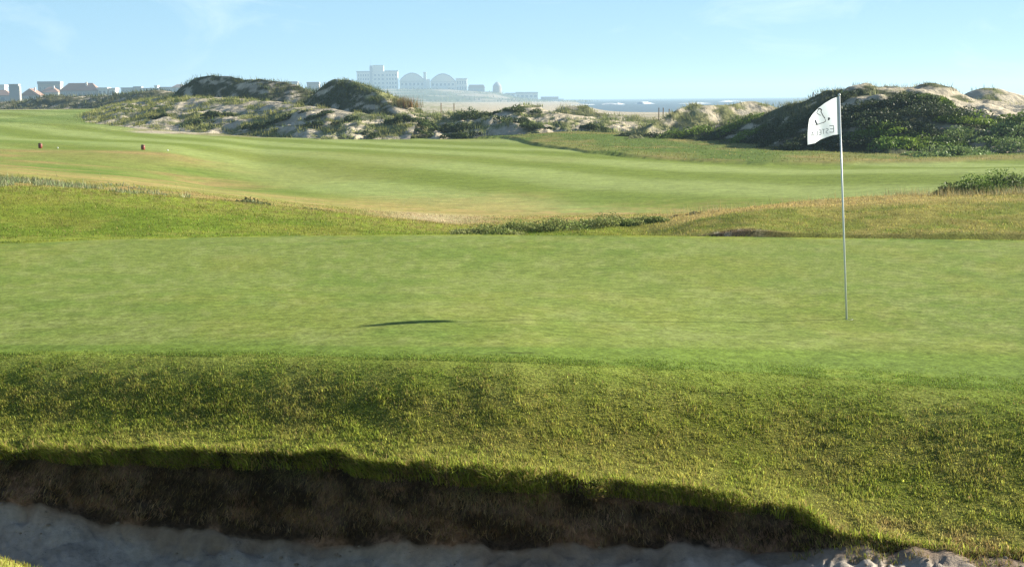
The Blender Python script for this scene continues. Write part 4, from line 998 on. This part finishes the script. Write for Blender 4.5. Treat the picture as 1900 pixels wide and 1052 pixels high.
mb = MB(); mb.lathe((0, 0, 0), [(.054, .001), (.054, -.1), (.0, -.1)], 24); mb.build('cup', M_BALL, fs, True)
def flag_D(u, v): return FD + .01 + .03 * u + .02 * math.sin(u * 7.0 + v * 1.2) * u - .05 * u * v
TOPE = np.array([(1556.5, 179), (1544, 184), (1530, 192), (1517, 202), (1508, 212), (1501.5, 222)], float)
BOTE = np.array([(1558.5, 249.5), (1546, 251), (1534, 255), (1522, 259.5), (1512, 266), (1498.5, 269)], float)
def flag_px(u, v):
    k = np.linspace(0, 1, 6)
    t = np.array([np.interp(u, k, TOPE[:, 0]), np.interp(u, k, TOPE[:, 1])]); b = np.array([np.interp(u, k, BOTE[:, 0]), np.interp(u, k, BOTE[:, 1])])
    q = t * (1 - v) + b * v
    q[0] += -1.2 * math.sin(math.pi * v) * u
    return q
def flag_pt(u, v, off=0):
    q = flag_px(u, v); return at_d(q[0], q[1], flag_D(u, v) - off) - FB
NU, NV = 40, 28
V = [flag_pt(i / (NU - 1), j / (NV - 1)) for i in range(NU) for j in range(NV)]
q = np.array([[i * NV + j, i * NV + j + 1, (i + 1) * NV + j + 1, (i + 1) * NV + j] for i in range(NU - 1) for j in range(NV - 1)])
fl = mesh_obj('flag', V, q, M_CLOTH, fs)
V = [flag_pt(u, v, .004) for u in np.linspace(-.0, .07, 4) for v in np.linspace(0, 1, NV)]
q = np.array([[i * NV + j, i * NV + j + 1, (i + 1) * NV + j + 1, (i + 1) * NV + j] for i in range(3) for j in range(NV - 1)])
mesh_obj('hem', V, q, plain_mat('hem_cloth', (.55, .57, .60), .8, .02, 30), fl)
# inverse of flag_px by search, for drawing strokes in flag space
UU, VV = np.meshgrid(np.linspace(0, 1, 121), np.linspace(0, 1, 121), indexing='ij')
FPX = np.array([[flag_px(u, v) for v in np.linspace(0, 1, 121)] for u in np.linspace(0, 1, 121)])
def inv(px, py):
    d = (FPX[..., 0] - px) ** 2 + (FPX[..., 1] - py) ** 2; i = np.unravel_index(np.argmin(d), d.shape)
    return UU[i], VV[i]
def stroke(mb, pts, w):
    pts = np.array(pts, float)
    t = np.concatenate([[0], np.cumsum(np.linalg.norm(np.diff(pts, axis=0), axis=1))]); n = max(2, int(t[-1] / 1.2) + 1)
    tt = np.linspace(0, t[-1], n); P2 = np.stack([np.interp(tt, t, pts[:, i]) for i in range(2)], -1)
    tg = np.gradient(P2, axis=0); tg /= np.linalg.norm(tg, axis=1)[:, None] + 1e-9
    nn = np.stack([-tg[:, 1], tg[:, 0]], -1) * w / 2
    v = []
    for p2, d in zip(P2, nn):
        u_, v_ = inv(*p2); D = flag_D(u_, v_) - .012
        v.append(at_d(*(p2 - d), D) - FB); v.append(at_d(*(p2 + d), D) - FB)
    mb.add(v, [(2 * i, 2 * i + 1, 2 * i + 3, 2 * i + 2) for i in range(n - 1)])
zx = lambda x, y: (1440 + x / 9.5, 160 + y / 9.5)
mb = MB()
for pts, w in [([(735, 415), (770, 400), (805, 420)], 2.2), ([(805, 420), (790, 450), (830, 530), (865, 575)], 1.6), ([(790, 520), (745, 500), (715, 470), (740, 430)], 1.0),
               ([(865, 590), (875, 620), (840, 645), (780, 660), (720, 685), (650, 695), (632, 650), (640, 590), (660, 540)], 1.1), ([(690, 600), (700, 640), (725, 680)], 2.8), ([(915, 575), (950, 575)], 3.2), ([(930, 555), (925, 605)], 2.6)]:
    stroke(mb, [zx(*p) for p in pts], w)
mb.build('emblem', M_INK, fl)
# mirrored lettering ESTELA seen from the back of the cloth
LET = {'E': [[(1, 0), (0, 0), (0, 1), (1, 1)], [(0, .5), (.8, .5)]], 'S': [[(1, .05), (.2, 0), (0, .25), (.9, .65), (.85, .95), (0, 1)]], 'T': [[(0, 0), (1, 0)], [(.5, 0), (.5, 1)]], 'L': [[(0, 0), (0, 1), (1, 1)]], 'A': [[(0, 1), (.5, 0), (1, 1)], [(.2, .65), (.8, .65)]]}
mb = MB(); x = 1015
for i, ch in enumerate('ESTELA'):
    w = 75 if i == 0 else 44; h = 115 if i == 0 else 82
    yb = 815 + (1015 - x) * .20
    for st_ in LET[ch]:
        stroke(mb, [zx(x - a * w, yb - h + b * h) for a, b in st_], 1.3 if i == 0 else 1.1)
    x -= w + 20
mb.build('lettering', M_INK2, fl)

# ------------------------------------------------------------------ clods and sand ridges in the bunker
M_CLOD = plain_mat('soil_clod', (.20, .16, .12), .95, .3, 30)
nclod = 70
pt, c, k = sample(3.55, 4.05, nclod, -.4, .4)
mb = MB()
for p in pt:
    s = rng.uniform(.006, .018); v = []
    mb.lathe((p[0], p[1], p[2]), [(0.001, s * .8), (s * rng.uniform(.6, 1), s * .5), (s * rng.uniform(.8, 1.2), 0), (.001, -s * .3)], 6)
o = mb.build('soil_crumbs', M_CLOD); tag(o, 'crumbs of soil fallen from the bunker face onto the sand', 'crumbs', None, 'stuff')

# ------------------------------------------------------------------ haze
def haze():
    m, nt, N, L = new_mat('haze_air')
    out = N.new('ShaderNodeOutputMaterial'); v = N.new('ShaderNodeVolumePrincipled')
    v.inputs['Color'].default_value = (.51, .73, .93, 1); v.inputs['Density'].default_value = HAZE; v.inputs['Anisotropy'].default_value = .2
    L.new(v.outputs[0], out.inputs['Volume']); m.cycles.volume_sampling = 'DISTANCE'
    mb = MB(); mb.box(-S - 50, S + 50, -450, S + 50, -14, 75)
    o = mb.build('haze', m); o['kind'] = 'stuff'; o['label'] = 'pale sea haze over the far coast'; o['category'] = 'haze'
HAZE = .00028
haze()

# ------------------------------------------------------------------ world, sun, camera
w = bpy.data.worlds.new('World'); scene.world = w; w.use_nodes = True; w.cycles.sampling_method = 'NONE'
nt = w.node_tree; N = nt.nodes; L = nt.links; N.clear()
out = N.new('ShaderNodeOutputWorld'); bg = N.new('ShaderNodeBackground'); sky = N.new('ShaderNodeTexSky')
sky.sky_type = 'NISHITA'; sky.sun_disc = False; sky.sun_elevation = SUN_EL; sky.sun_rotation = math.pi / 2 - SUN_AZ
sky.air_density = 1.0; sky.dust_density = .3; sky.ozone_density = 2.0; sky.altitude = 0
bg.inputs['Strength'].default_value = .055
tc = N.new('ShaderNodeTexCoord'); mp = N.new('ShaderNodeMapping'); mp.inputs['Scale'].default_value = (5, 5, 14)
no = N.new('ShaderNodeTexNoise'); no.inputs['Scale'].default_value = 1.6; no.inputs['Detail'].default_value = 7; no.inputs['Roughness'].default_value = .6; no.inputs['Distortion'].default_value = .8
L.new(tc.outputs['Generated'], mp.inputs['Vector']); L.new(mp.outputs[0], no.inputs['Vector'])
mr = N.new('ShaderNodeMapRange'); mr.inputs['From Min'].default_value = .55; mr.inputs['From Max'].default_value = .85; mr.inputs['To Max'].default_value = .35
L.new(no.outputs['Fac'], mr.inputs['Value'])
sx = N.new('ShaderNodeSeparateXYZ'); L.new(tc.outputs['Generated'], sx.inputs[0])
cr = N.new('ShaderNodeValToRGB'); el = cr.color_ramp.elements      # pale blue air over the sea, giving way to the sky model higher up
el[0].position = 0.0; el[0].color = (.272, .482, .605, .95); el[1].position = .45; el[1].color = (.25, .45, .60, 0)
e2 = el.new(.075); e2.color = (.222, .415, .575, .95)
L.new(sx.outputs['Z'], cr.inputs[0])
sc10 = N.new('ShaderNodeVectorMath'); sc10.operation = 'SCALE'; sc10.inputs['Scale'].default_value = 10; L.new(cr.outputs['Color'], sc10.inputs[0])
m0 = N.new('ShaderNodeMix'); m0.data_type = 'RGBA'; L.new(cr.outputs['Alpha'], m0.inputs['Factor']); L.new(sky.outputs[0], m0.inputs[6]); L.new(sc10.outputs[0], m0.inputs[7])
mx = N.new('ShaderNodeMix'); mx.data_type = 'RGBA'
L.new(mr.outputs[0], mx.inputs['Factor']); L.new(m0.outputs[2], mx.inputs[6]); mx.inputs[7].default_value = (9, 9.6, 10, 1)
L.new(mx.outputs[2], bg.inputs['Color']); L.new(bg.outputs[0], out.inputs[0])

sd = bpy.data.lights.new('sun', 'SUN'); sd.energy = 5.0; sd.angle = math.radians(.8); sd.color = (1, .925, .75)
so = bpy.data.objects.new('sun', sd); COL.objects.link(so)
so.rotation_euler = Vector(TOSUN).to_track_quat('Z', 'Y').to_euler()

cd = bpy.data.cameras.new('camera'); cd.sensor_width = 36; cd.lens = F / 1900 * 36; cd.clip_start = .1; cd.clip_end = 40000
co = bpy.data.objects.new('camera', cd); COL.objects.link(co)
Mx = Matrix(((RT[0], UP[0], -FW[0], EYE[0]), (RT[1], UP[1], -FW[1], EYE[1]), (RT[2], UP[2], -FW[2], EYE[2]), (0, 0, 0, 1)))
co.matrix_world = Mx
scene.camera = co
scene.view_settings.view_transform = 'Standard'; scene.view_settings.look = 'None'; scene.view_settings.exposure = 1.58; scene.view_settings.gamma = 1
scene.cycles.use_denoising = True; scene.cycles.denoiser = 'OPENIMAGEDENOISE'; scene.cycles.denoising_input_passes = 'RGB_ALBEDO_NORMAL'; scene.cycles.denoising_prefilter = 'NONE'; scene.cycles.sample_clamp_indirect = 1.0; scene.cycles.sample_clamp_direct = 3.0
scene.cycles.max_bounces = 5; scene.cycles.diffuse_bounces = 3; scene.cycles.transmission_bounces = 4; scene.cycles.volume_bounces = 0
